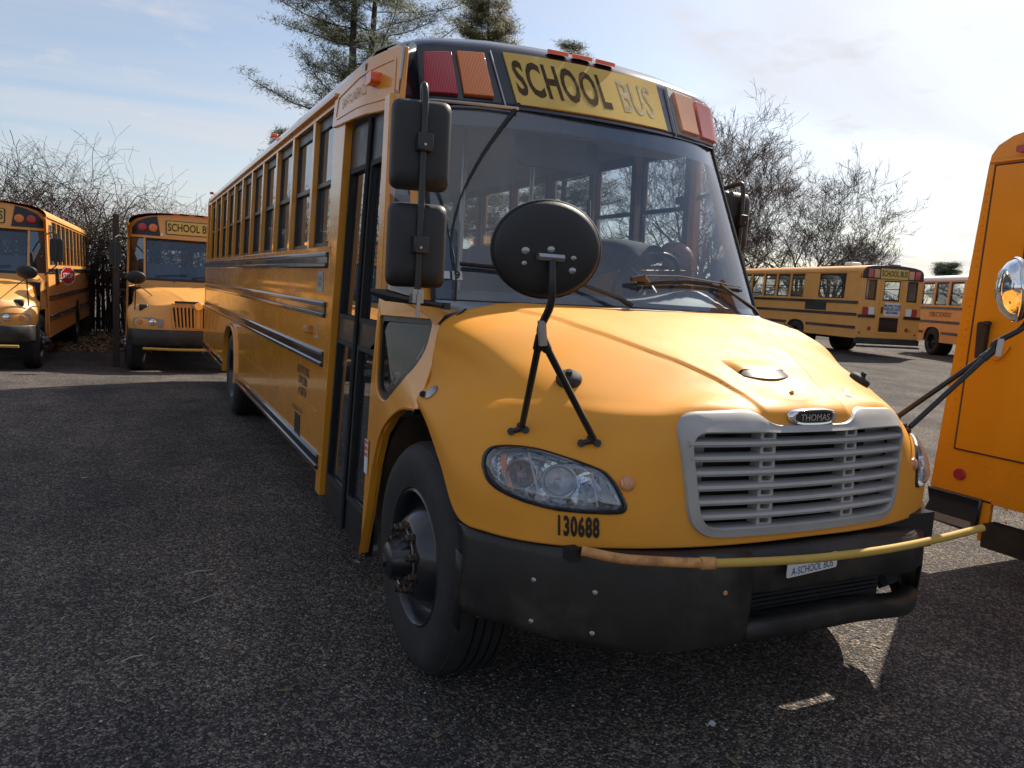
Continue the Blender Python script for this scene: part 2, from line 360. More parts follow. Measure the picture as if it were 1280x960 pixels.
    bu = n.new('ShaderNodeBump'); bu.inputs['Strength'].default_value = .9; bu.inputs['Distance'].default_value = .020; l.new(h3.outputs[0], bu.inputs['Height']); l.new(bu.outputs[0], b.inputs['Normal'])
    o['kind'] = 'structure'
ground()

# ------------------------------------------------------------------ wheels
def wheel(parent, x, y, side, z=.52, r=.52, front=True, dual=False, name='wheel'):
    """side -1: outer face towards -x"""
    W = .275; sgn = side
    M = Matrix.Translation((x, y, z)) @ (Matrix.Rotation(PI, 4, 'Z') if side < 0 else Matrix.Identity(4))   # local +X = outwards
    mb = MB()
    prof = [(.30, -.01), (.315, .012), (.36, .022), (.42, .028), (.462, .022), (.488, .004), (.500, -.012), (.505, -.014), (.508, -.02), (r-.006, -.034), (r, -.05)]
    gro = []
    for k in range(4):
        c0 = -.08-k*.043; gro += [(r, c0), (r-.014, c0-.003), (r-.014, c0-.011), (r, c0-.014)]
    prof += gro+[(r, -.235), (.495, -.258), (.46, -.28), (.40, -.295), (.30, -.27)]
    mb.lathe(prof, 64, M)
    if dual:
        M2 = M @ Matrix.Translation((-.33, 0, 0)); mb.lathe(prof, 48, M2)
    tyre = mb.build(name, 'rubber', parent, smooth=28)
    rm = MB()
    if front:
        p = [(.312, .004), (.300, .012), (.292, .004), (.285, -.03), (.278, -.07), (.262, -.085), (.240, -.055), (.205, -.005), (.175, .035), (.160, .045), (.150, .045), (.09, .045), (.085, .045)]
    else:
        p = [(.312, .004), (.300, .012), (.292, .0), (.283, -.05), (.275, -.12), (.255, -.16), (.20, -.17), (.15, -.165), (.09, -.165)]
    rm.lathe(p, 48, M)
    rim = rm.build('rim', 'rim_black', tyre, smooth=40)
    hb = MB(); h0 = .045 if front else -.165
    hb.lathe([(.10, h0-.02), (.095, h0+.02), (.082, h0+.055), (.078, h0+.085), (.060, h0+.098), (.0, h0+.10)], 24, M)
    if front: hb.lathe([(.030, h0+.098), (.028, h0+.112), (0, h0+.114)], 16, M)
    hb.build('hub', 'rim_black', tyre, smooth=40)
    for k in range(10):
        t = 2*PI*(k+.5)/10; cyy, czz = .143*math.cos(t), .143*math.sin(t)
        nb = MB(); nb.lathe([(.026, h0), (.026, h0+.006), (.019, h0+.008), (.019, h0+.030), (.012, h0+.034), (.012, h0+.048), (0, h0+.05)], 6, M @ Matrix.Translation((0, cyy, czz)))
        nb.build('lug_nut', 'nut_metal', tyre, smooth=20)
    if front:   # loose-nut pointer ring linking the nuts
        rg = MB(); ps = [M @ Vector((h0+.012, .143*math.cos(t), .143*math.sin(t))) for t in [2*PI*k/60 for k in range(61)]]
        rg.tube(ps, .004, 5); rg.build('nut_ring', 'steel', tyre)
    # hand holes painted as real dark recesses: small drums behind the disc
    return tyre

# ------------------------------------------------------------------ side profile of the body
LEAN = 0.0
def sidex(z):
    return (1.25-.032*(z-.3)/1.6 if z < 1.9 else 1.218-.028*(z-1.9)/.93)-LEAN*max(0, z-.3)/2.5
ROOF = [(1.190, 2.83), (1.180, 2.90), (1.135, 2.965), (1.04, 3.015), (.86, 3.055), (.60, 3.085), (.30, 3.10), (0, 3.105)]
def roofz(x):
    x = abs(x)
    for (a, b), (c, d) in zip(ROOF, ROOF[1:]):
        if c <= x <= a: return d+(b-d)*(x-c)/(a-c)
    return 2.83 if x > 1.19 else 3.105
def arch(yc, hw, top, z0, n=14):
    """half-round wheel opening from rear to front, as (y,z)"""
    o = []
    for i in range(n+1):
        t = PI*i/n; c, s_ = math.cos(t), math.sin(t)
        o.append((yc+hw*math.copysign(abs(c)**.8, c), z0+(top-z0)*abs(s_)**.62))
    return o

def shell(parent, y0L, y0R, y1, wins, yel, wheel_y, skirtz=.50, rearwin=True, roofmat=None, rails=(1.84, 1.52, 1.20, .53), windep=.045, seats=True, rear_parts=True, railsides=(-1, 1), postw=.075, wz0=1.95, wz1=2.83, glass='window_glass', roof_y=None):
    """walls, roof, windows of a school bus body lying along +y from y0 (front) to y1 (rear)"""
    mb = MB()
    for sd, y0 in ((1, y0L), (-1, y0R)):
        fn = lambda a, b, t, sd=sd: (sd*(sidex(b)-t), a, b)
        A = arch(wheel_y, .60, 1.10, skirtz)
        A = [p for p in A]          # rear -> front
        # outline starting front-bottom
        outl = [(y0, skirtz)]+A[::-1]+[(y1, skirtz), (y1, .9), (y1, wz0), ((y0+y1)/2, wz0), (y0, wz0), (y0, 1.2)]
        mb.panel(outl, [], fn, .035)
        # header above the windows
        mb.panel(rect(y0, wz1, y1, wz1+.045), [], fn, .035)
        ws = wins[sd]
        edges = [ws[0][0]]+[b for a, b in ws]
        for i, (a, b) in enumerate(ws):
            pass
        cuts = sorted(set([y0, y1]+[a for a, b in ws]+[b for a, b in ws]))
        # solid fill where no window
        segs = []; cur = y0
        for a, b in ws:
            segs.append((cur, a)); cur = b
        segs.append((cur, y1))
        for a, b in segs:
            if b-a > .005: mb.panel(rect(a, wz0, b, wz1), [], fn, .05 if b-a < .2 else .035)
    mb.build('body_shell', yel, parent, bevel=.004)
    # drip rail
    dr = MB(); yf_ = roof_y if roof_y is not None else 0
    for sd in (1, -1):
        y0 = y0L if sd > 0 else y0R
        y0 = max(y0, yf_-.0) if roof_y is not None else y0
        dr.box2((sd*(1.182-LEAN), y0, wz1+.040), (sd*(1.215-LEAN), y1-.25, wz1+.062))
    dr.build('drip_rail', yel, parent, bevel=.004)
    # roof
    rf = MB(); yf = roof_y if roof_y is not None else min(y0L, y0R); RF = [(x*(1-LEAN/1.19), z) for x, z in ROOF]; full = [(x, z+.03) for x, z in RF]+[(-x, z+.03) for x, z in RF[-2::-1]]
    rows = []
    st = [yf]+[yf+(y1-yf-.35)*k/10 for k in range(1, 11)]
    for y in st: rows.append([(x, y, z+.012) for x, z in full])
    for k in range(1, 7):       # rear end
        t = k/6; yy = y1-.35+.35*t; d = .0
        rows.append([(x, yy, z+.012-.02*t**6) for x, z in full])
    rf.grid(rows); roof = rf.build('roof', roofmat or yel, parent, smooth=50)
    for k in range(1, 11):      # panel seams
        pass
    # windows
    for sd in (1, -1):
        for (a, b) in wins[sd]:
            g = .004; a += g; b -= g; fr = MB()
            fx = lambda y, z, t, sd=sd: (sd*(sidex(z)-windep+.01-t), y, z)
            zm = 2.385
            fr.panel(rect(a, wz0+.005, b, wz1-.005), [rect(a+.03, wz0+.035, b-.03, zm-.018), rect(a+.03, zm+.012, b-.03, wz1-.075)], fx, .03)
            f = fr.build('window', 'black', parent)
            pn = MB(); fp = lambda y, z, t, sd=sd: (sd*(sidex(z)-windep-.004-t), y, z)
            pn.add([fp(a+.02, wz0+.03, .012), fp(b-.02, wz0+.03, .012), fp(b-.02, zm, .012), fp(a+.02, zm, .012)], [(0, 1, 2, 3)])
            pn.add([fp(a+.02, zm-.01, .0), fp(b-.02, zm-.01, .0), fp(b-.02, wz1-.06, .0), fp(a+.02, wz1-.06, .0)], [(0, 1, 2, 3)])
            pn.build('pane', glass, f, smooth=0, recalc=False)
    # rub rails
    for sd in railsides:
        y0 = (y0L if sd > 0 else y0R)+.03
        for i, z in enumerate(rails):
            segs = [(y0, y1-.05)]
            if z < 1.05: segs = [(y0, wheel_y-.66), (wheel_y+.66, y1-.05)]
            for a, b in segs:
                q = MB(); h = .052
                X = sidex(z)-.001
                # fluted section
                sec = [(0, -h), (.012, -h), (.026, -h+.01), (.026, -h+.026), (.014, -h+.034), (.014, h-.034), (.026, h-.026), (.026, h-.01), (.012, h), (0, h)]
                rows = []
                for (yy, sc_) in ((a, .55), (a+.004, .8), (a+.02, 1), (b-.02, 1), (b-.004, .8), (b, .55)):
                    rows.append([(sd*(X+dx*sc_), yy, z+dz*(.9+.1*sc_)) for dx, dz in sec])
                q.grid(rows)
                n = len(sec); q.f.append(tuple(range(n))); q.mi.append(0); q.f.append(tuple(5*n+k for k in range(n))); q.mi.append(0)
                q.build('rub_rail', 'rail_black', parent, smooth=30)
    # interior
    it = MB(); it.box2((-1.17, min(y0L, y0R)+.02, .86), (1.17, y1-.05, .94)); it.build('floor_panel', 'floor_rubber', parent)
    it = MB()
    rows = [[(x*.955, y, z-.06) for x, z in full] for y in (max(yf+.1, min(y0L, y0R)+.35), y1-.2)]
    it.grid(rows); it.build('ceiling_panel', 'ceiling', parent, smooth=50)
    ch = MB()
    ch.box2((-.45, min(y0L, y0R)-.6, .50), (.45, y1-.3, .85)); ch.box2((-1.1, y1-1.0, .58), (1.1, y1-.5, .86))
    ch.box2((-1.15, wheel_y+.75, .6), (1.15, y1-.05, .86)); ch.box2((-1.15, min(y0L, y0R)+.1, .62), (1.15, wheel_y-.75, .86))
    for sd in (1, -1): ch.box2((sd*.55, wheel_y-.7, .8), (sd*1.17, wheel_y+.7, 1.14))
    ch.build('chassis', 'chassis', parent)
    if seats:
        for k in range(int((y1-max(y0L, y0R)-1.0)/.78)):
            for sd in (1, -1):
                y = max(y0L, y0R)+.75+k*.78; q = MB()
                q.panel(roundpoly(rect(.18, 1.36, 1.14, 2.10), .09), [], lambda a, b, t, y=y, sd=sd: (sd*a, y+.16+(b-1.36)*.16+t, b), .09)
                q.panel(roundpoly(rect(y-.28, 1.30, y+.18, 1.42), .03), [], lambda a, b, t, sd=sd: (sd*(.18+t), a, b), .95)
                for (xx, yy) in ((.25, y-.15), (.25, y+.12)): q.box2((sd*xx-.015, yy-.015, .94), (sd*xx+.015, yy+.015, 1.31))
                q.build('passenger_seat', 'seat_vinyl', parent, bevel=.012)
    # rear wall with openings (emergency door + corner windows)
    rw = MB(); fr_ = lambda a, b, t: (a*1.004, y1+.004-t, b)
    prof = [(sidex(skirtz), skirtz), (sidex(1.9), 1.9)]+[(x*1.002, z+.038) for x, z in RF[:-1]]
    outl = [(-x, z) for x, z in prof]+[(0, 3.143)]+[(x, z) for x, z in prof[::-1]]
    holes = [roundpoly(rect(-.30, 1.98, .30, 2.62), .04), roundpoly(rect(-1.0, 1.95, -.62, 2.62), .05), roundpoly(rect(.62, 1.95, 1.0, 2.62), .05)] if rearwin else []
    rw.panel(outl, holes, fr_, .04); rwall = rw.build('rear_wall', yel, parent, bevel=.004)
    if rearwin:
        for hx0, hx1 in ((-1.0, -.62), (.62, 1.0), (-.30, .30)):
            fz = MB(); fz.panel(rect(hx0-.02, 1.93, hx1+.02, 2.64), [rect(hx0+.015, 1.99, hx1-.015, 2.585)], lambda a, b, t: (a, y1+.004-t, b), .012)
            ff = fz.build('rear_window', 'black', rwall); pz = MB(); pz.add([(hx0, y1-.02, 1.95), (hx1, y1-.02, 1.95), (hx1, y1-.02, 2.62), (hx0, y1-.02, 2.62)], [(0, 1, 2, 3)])
            pz.build('pane', glass, rwall, smooth=0)
    return roof

# ------------------------------------------------------------------ hood (one sculpted shell, mirrored)
HC = [
 [(1.190, .030, 1.180), (1.212, .030, 1.240), (1.156, .030, 1.315), (1.142, .030, 1.46), (1.095, .030, 1.60), (.84, .14, 1.665), (.40, .25, 1.695), (0, .28, 1.705)],
 [(1.225, -.160, 1.145), (1.235, -.165, 1.215), (1.170, -.15, 1.295), (1.088, -.17, 1.42), (1.030, -.18, 1.545), (.72, -.09, 1.635), (.35, .03, 1.665), (0, .06, 1.672)],
 [(1.238, -.360, 1.030), (1.245, -.365, 1.150), (1.182, -.34, 1.262), (1.055, -.36, 1.355), (.945, -.35, 1.475), (.60, -.26, 1.595), (.30, -.18, 1.625), (0, -.16, 1.632)],
 [(1.228, -.540, .865), (1.228, -.555, 1.05), (1.150, -.535, 1.215), (1.02, -.53, 1.325), (.86, -.52, 1.435), (.52, -.42, 1.555), (.26, -.37, 1.582), (0, -.36, 1.588)],
 [(1.165, -.70, .845), (1.155, -.715, 1.02), (1.075, -.69, 1.165), (.94, -.69, 1.285), (.80, -.66, 1.390), (.44, -.57, 1.515), (.22, -.53, 1.540), (0, -.52, 1.545)],
 [(1.03, -.86, .843), (1.02, -.865, 1.00), (.955, -.845, 1.135), (.85, -.83, 1.245), (.72, -.80, 1.350), (.37, -.71, 1.475), (.185, -.675, 1.498), (0, -.665, 1.502)],
 [(.82, -.985, .845), (.81, -.985, .98), (.775, -.97, 1.11), (.72, -.95, 1.225), (.62, -.915, 1.345), (.31, -.83, 1.435), (.155, -.80, 1.458), (0, -.79, 1.462)],
 [(.55, -1.070, .85), (.55, -1.065, .98), (.55, -1.055, 1.11), (.54, -1.04, 1.25), (.48, -1.00, 1.365), (.24, -.92, 1.405), (.12, -.90, 1.42), (0, -.89, 1.425)],
 [(.27, -1.112, .855), (.27, -1.105, .98), (.27, -1.095, 1.11), (.27, -1.085, 1.25), (.25, -1.055, 1.345), (.14, -.985, 1.385), (.07, -.97, 1.395), (0, -.965, 1.40)],
 [(0, -1.125, .86), (0, -1.118, .98), (0, -1.11, 1.11), (0, -1.10, 1.25), (0, -1.078, 1.335), (0, -1.03, 1.375), (0, -.995, 1.39), (0, -.965, 1.40)],
]
CR_ = [(-1.1, .215), (-.94, .222), (-.83, .255), (-.67, .33), (-.51, .42), (-.33, .51), (-.15, .61), (0, .72), (.2, .85)]
def creasex(y):
    for (a, b), (c, d) in zip(CR_, CR_[1:]):
        if y <= c: return b+(d-b)*max(0, (y-a)/(c-a))
    return CR_[-1][1]
def hood_grid(sub=14, crease=True, f=None):
    A = [crline(c, sub) for c in HC]
    cols = []
    for k in range(len(A[0])): cols.append(crline([a[k] for a in A], sub))
    rows = [[cols[k][j] for k in range(len(cols))] for j in range(len(cols[0]))]     # rows along perimeter
    out = []
    for r_ in rows:
        o = []
        for p in r_:
            p = p.copy(); p.x = max(p.x, 0)
            if crease and p.z > 1.3:
                xc = creasex(p.y)
                e = smoothstep(xc-.002, xc+.015, p.x)*smoothstep(.20, .05, p.y)
                p.z -= .010*e*smoothstep(1.3, 1.36, p.z)
            if f: p = f(p)
            o.append(p)
        out.append(o)
    return out
GR_OUT = roundpoly([(-.540, .885), (.540, .885), (.600, 1.335), (.27, 1.350), (.20, 1.296), (-.20, 1.296), (-.27, 1.350), (-.600, 1.335)], [.12, .12, .10, .05, .05, .05, .05, .10], 8)
GR_IN = roundpoly([(-.500, .922), (.500, .922), (.560, 1.270), (-.560, 1.270)], [.075, .075, .07, .07], 8)
def inpoly(x, z, P):
    c = False; n = len(P)
    for i in range(n):
        a, b = P[i], P[(i+1) % n]
        if (a[1] > z) != (b[1] > z) and x < (b[0]-a[0])*(z-a[1])/(b[1]-a[1])+a[0]: c = not c
    return c
def fronty(x, z): return -1.128+.155*x*x+.055*(z-.9)
CUT = [(p[0]*.965, 1.1+(p[1]-1.1)*.94) for p in GR_OUT]
def build_hood(parent, mt, sub=14, f=None, cut=None, name='hood', cut2=None):
    g = hood_grid(sub, True, f); mb = MB()
    for s_ in (1, -1):
        rows = [[(s_*p.x, p.y, p.z) for p in r_] for r_ in g]
        a = len(rows); b = len(rows[0]); vs = [p for r_ in rows for p in r_]; fs = []
        for i in range(a-1):
            for j in range(b-1):
                q = (i*b+j, i*b+j+1, (i+1)*b+j+1, (i+1)*b+j)
                if cut:
                    cxx = sum(vs[k][0] for k in q)/4; cyy = sum(vs[k][1] for k in q)/4; czz = sum(vs[k][2] for k in q)/4
                    if cyy < -.8 and inpoly(cxx, czz, cut): continue
                    if cut2 and .93 < czz < 1.3 and cyy < -.5 and cut2(cxx, cyy, czz): continue
                fs.append(q)
        mb.add(vs, fs)
    o = mb.build(name, mt, parent, smooth=60)
    so_ = o.modifiers.new('solid', 'SOLIDIFY'); so_.thickness = .012; so_.offset = -1
    me = o.data; top = max(me.polygons, key=lambda p: p.center.z)
    if top.normal.z < 0: me.flip_normals()
    return o, BVHTree.FromPolygons([tuple(v) for v in mb.v], mb.f)

# ================================================================== THE NEAR BUS
G = 'school buses parked in the yard'
bus = thing('school_bus', 'large near yellow bus with silver slatted grille and number 130688 on its nose', 'school bus', group=G)
Y1 = 10.80; DY0, DY1 = .68, 1.50          # door opening
pl = [2.49+.78*k for k in range(11)]
winR = [(1.86, 2.455)]+[(pl[k]+.035, pl[k+1]-.035) for k in range(10)]+[(pl[10]+.035, 10.74)]
winL = [(1.24, 1.80)]+[(1.90, 2.455)]+winR[1:]
shell(bus, 1.17, 1.78, Y1, {1: winL, -1: winR}, 'yellow', 6.95, skirtz=.47, rails=(1.865, 1.545, 1.225, .545), roof_y=1.16)
wheel(bus, -1.20, -.01, -1, front=True); wheel(bus, 1.20, -.01, 1, front=True)
wheel(bus, -1.21, 6.92, -1, front=False, dual=True); wheel(bus, 1.21, 6.92, 1, front=False, dual=True)
ax = MB(); ax.cyl((-1, 0, .50), (1, 0, .50), .05); ax.cyl((-1, 6.92, .52), (1, 6.92, .52), .09)
for y in (0, 6.92): ax.box2((-.08, y-.15, .38), (.08, y+.15, .66))
for s_ in (-.42, .42): ax.box2((s_-.05, -.95, .52), (s_+.05, 1, .72))
ax.build('axle', 'chassis', bus)
# rear arch trims
for sd in (1, -1):
    q = MB(); A = arch(6.95, .60, 1.10, .47, 24); rows = []
    for (dx, k) in ((.0, 1.0), (.028, 1.0), (.028, 1.05), (.0, 1.06)):
        rows.append([(sd*(sidex(z)+dx), 6.95+(y-6.95)*k, .47+(z-.47)*k) for y, z in A])
    q.grid(rows); q.build('wheel_arch_trim', 'yellow', bus)
# inner hub well + engine bay block
q = MB(); q.box2((-.62, -.98, .60), (.62, .55, 1.22)); q.box2((-1.0, .40, .55), (1.0, .66, 1.62)); q.build('engine_bay', 'chassis', bus)
for sd in (1, -1):
    rows = []; q = MB()
    for xx in (sd*1.18, sd*.70):
        rows.append([(xx, .0+.66*math.cos(t), .50+.66*math.sin(t)) for t in [PI*k/20 for k in range(-2, 21)]])
    q.grid(rows); q.build('wheel_liner', 'liner', bus, smooth=50)

# --- hood
_g = hood_grid(8); _mb = MB()
for s_ in (1, -1): _mb.grid([[(s_*p.x, p.y, p.z) for p in r_] for r_ in _g])
HU = BVHTree.FromPolygons([tuple(v) for v in _mb.v], _mb.f)
def hoody(x, z):
    h = HU.ray_cast(Vector((x, -3, z)), Vector((0, 1, 0))); return h[0].y if h[0] else fronty(x, z)
HB = HU
HLPX = [(606, 583), (608, 570), (616, 561), (630, 558.5), (650, 559), (676, 563), (703, 571), (735, 582), (753, 590), (765, 602), (774, 618), (779.5, 632), (776, 639), (766, 641), (740, 640.5), (700, 637), (672, 631), (645, 622), (625, 612), (612, 600)]
_cx = sum(p[0] for p in HLPX)/20; _cy = sum(p[1] for p in HLPX)/20
HLIN = [(_cx+(a-_cx)*1.03, _cy+(b-_cy)*1.035) for a, b in HLPX]
def inlamp(x, y, z):
    p = Vector((-abs(x), y, z))-CAM; d = p.dot(fw); return inpoly(640+FPX*p.dot(r2)/d, 480-FPX*p.dot(u2)/d, HLIN)
hood, _ = build_hood(bus, 'yellow_hood', 22, cut=CUT, cut2=inlamp)
def hit_dir(o, d):
    h = HB.ray_cast(Vector(o), Vector(d).normalized()); return h[0], h[1]
def hitpx(px, py, off=0.0):
    """point of the hood's surface seen at a spot of the photograph"""
    h = HB.ray_cast(CAM, ray(px, py).normalized())
    if h[0] is None: return None
    n = h[1]
    if n.dot(CAM-h[0]) < 0: n = -n
    return h[0]+n*off
def hitxz(x, z, off=0.0):
    h = HB.ray_cast(Vector((x, -3, z)), Vector((0, 1, 0)))
    if h[0] is None: return Vector((x, fronty(x, z)-off, z))
    n = h[1]
    if n.y > 0: n = -n
    return h[0]+n*off
# crease, seam between hood and cowl
for sd in (1, -1):
    q = MB(); q.tube([(sd*x, y, z) for x, y, z in [(1.176, .034, 1.18), (1.196, .036, 1.245), (1.122, .036, 1.335), (1.088, .036, 1.46), (1.053, .036, 1.60), (.98, .07, 1.643)]], .005, 6); q.build('hood_gap', 'chassis', bus)
# --- grille
q = MB()
def ring3(out, inn, yo, th):
    q.panel(out, [inn], lambda a, b, t: (a, fronty(a, b)-yo+t, b), th)
# frame as a swept rounded band: outer edge low, crown, inner edge low
K = 160
def resample(P, n):
    L_ = [0]; m_ = len(P)
    for i in range(m_): L_.append(L_[-1]+math.dist(P[i], P[(i+1) % m_]))
    o = []; j = 0
    for k in range(n):
        s_ = L_[-1]*k/n
        while L_[j+1] < s_: j += 1
        t = (s_-L_[j])/max(1e-9, L_[j+1]-L_[j]); a = P[j]; b = P[(j+1) % m_]; o.append((a[0]+(b[0]-a[0])*t, a[1]+(b[1]-a[1])*t))
    return o
def rotstart(P):
    i = min(range(len(P)), key=lambda i: abs(math.atan2(P[i][1]-1.1, P[i][0])+PI/2)); return P[i:]+P[:i]
GO = resample(rotstart(GR_OUT), K); GI = resample(rotstart(GR_IN), K)
# match by angle-ish proximity: use nearest inner parameter
def near(p, P): return min(P, key=lambda q_: math.dist(p, q_))
GIf = resample(rotstart(GR_IN), 900)
rows = []
for t, d in ((-.03, -.002), (.0, .008), (.06, .014), (.45, .016), (.90, .015), (.97, .010), (1.0, -.006), (1.0, -.06)):
    r_ = []
    for p in GO:
        n_ = near(p, GIf); tt = t
        x = p[0]+(n_[0]-p[0])*tt; z = p[1]+(n_[1]-p[1])*tt; k_ = max(0, min(1, (tt-.5)/.5)); r_.append((x, hoody(x, z)*(1-k_)+fronty(x, z)*k_-d, z))
    r_.append(r_[0]); rows.append(r_)
q = MB(); q.grid(rows); grille = q.build('grille', 'grey_plastic', bus, smooth=50)
q = MB(); rows = []
for t, d in ((-.028, -.004), (.0, .006)):
    r_ = []
    for p in GO:
        n_ = near(p, GIf); x = p[0]+(n_[0]-p[0])*t*1.4; z = p[1]+(n_[1]-p[1])*t*1.4; r_.append((x, hoody(x, z)-d, z))
    r_.append(r_[0]); rows.append(r_)
q.grid(rows); q.build('grille_seal', 'black', grille)
def inx(z):   # inner half width at height z
    return .500+(z-.922)/(1.270-.922)*.06
for k in range(6):
    z = .962+.0535*k*1.0; q = MB(); rows = []
    for (dy, dz) in ((-.004, -.008), (-.018, -.010), (-.024, .0), (-.019, .010), (-.004, .013), (.03, .016), (.03, .006), (-.004, -.008)):
        n_ = 24; X = inx(z)+.012
        rows.append([(X*(2*i/n_-1), fronty(X*(2*i/n_-1), z)+dy+.016, z+dz) for i in range(n_+1)])
    q.grid(rows); q.build('slat', 'grey_plastic', grille, smooth=40)
for sx_ in (-.215, .225):
    for k in range(7):
        z = .935+.0535*k; q = MB()
        q.panel(rect(sx_-.036, z-.021, sx_+.036, z+.021), [roundpoly(rect(sx_-.022, z-.008, sx_+.022, z+.010), .007, 3)], lambda a, b, t: (a, fronty(a, b)+.014+t, b), .05)
        q.build('slat_bracket', 'grey_plastic', grille)
for sd in (1, -1): q = MB(); q.box2((sd*.43, -.985, .93), (sd*.56, -.975, 1.28)); q.build('baffle', 'grey_panel', grille)
q = MB(); q.box2((-.40, -.955, .90), (.40, -.93, 1.30))
for k in range(34): z = .91+k*.0115; q.box2((-.40, -.962, z), (.40, -.954, z+.004))
q.build('radiator', 'black', grille)
q = MB(); q.box2((.405, -.93, .93), (.43, -.90, 1.30)); q.build('radiator_bracket', 'rust', grille)
# badge
q = MB(); zc = 1.318+.012
def bs(a, b, off): return hitxz(a, b, off)
zc = 1.325
O = [(.112*math.copysign(abs(math.cos(t))**.6, math.cos(t)), zc+.029*math.copysign(abs(math.sin(t))**.75, math.sin(t))) for t in [2*PI*k/48 for k in range(48)]]
yb = hitxz(0, zc).y
rows = []
for sc_, off in ((1.10, -.004), (1.08, .014), (1.0, .020), (.90, .019), (.88, .012)):
    r_ = [(x*sc_, yb-off+.14*x*x*1.3, zc+(z-zc)*(sc_ if sc_ > 1 else 1-(1-sc_)*2.2)) for x, z in O]; r_.append(r_[0]); rows.append(r_)
q.grid(rows); badge = q.build('badge', 'chrome', bus, smooth=60)
q = MB(); pts = [(x*.89, yb-.013+.14*x*x*1.3, zc+(z-zc)*.78) for x, z in O]; q.v = pts; q.f = [tuple(range(48))]; q.mi = [0]; q.build('badge_face', 'black', badge, smooth=0)
text('lettering', 'THOMAS', .036, 'chrome', badge, lambda u, v, w: (u+.005, yb-.0145+.14*u*u*1.3-w, zc-.003+v), sx=1.05, ext=.002)
# hood scoop: half-round scoop fairing facing forward-left with a grey mesh mouth
def top(x, y, off=0.0):
    h = HB.ray_cast(Vector((x, y, 3)), Vector((0, 0, -1))); return h[0]+Vector((0, 0, off)) if h[0] else Vector((x, y, 1.4))
q = MB(); rows = []
for i in range(13):
    u = -1+2*i/12; x = .135*u; r_ = []
    for j in range(9):
        t = j/8; y = -.66-.155*t*(1-.12*u*u); hgt = .030*(1-abs(u)**9)*math.sin(min(1, t*1.0)*PI/2)*(1-.2*t)
        base = top(x, y); r_.append((x, y, base.z+hgt-.004))
    rows.append(r_)
q.grid(rows); scoop = q.build('hood_scoop', 'yellow_hood', bus, smooth=60)
q = MB(); rows = []
for i in range(13):
    u = -1+2*i/12; x = .125*u; y = -.814+.02*u*u; b0 = top(x, y-.035); rows.append([(x, y, top(x, y).z+.020*(1-abs(u)**9)), (x, y-.05*(1-.3*u*u), b0.z+.003)])
q.grid(rows); q.build('scoop_mesh', 'black', scoop)

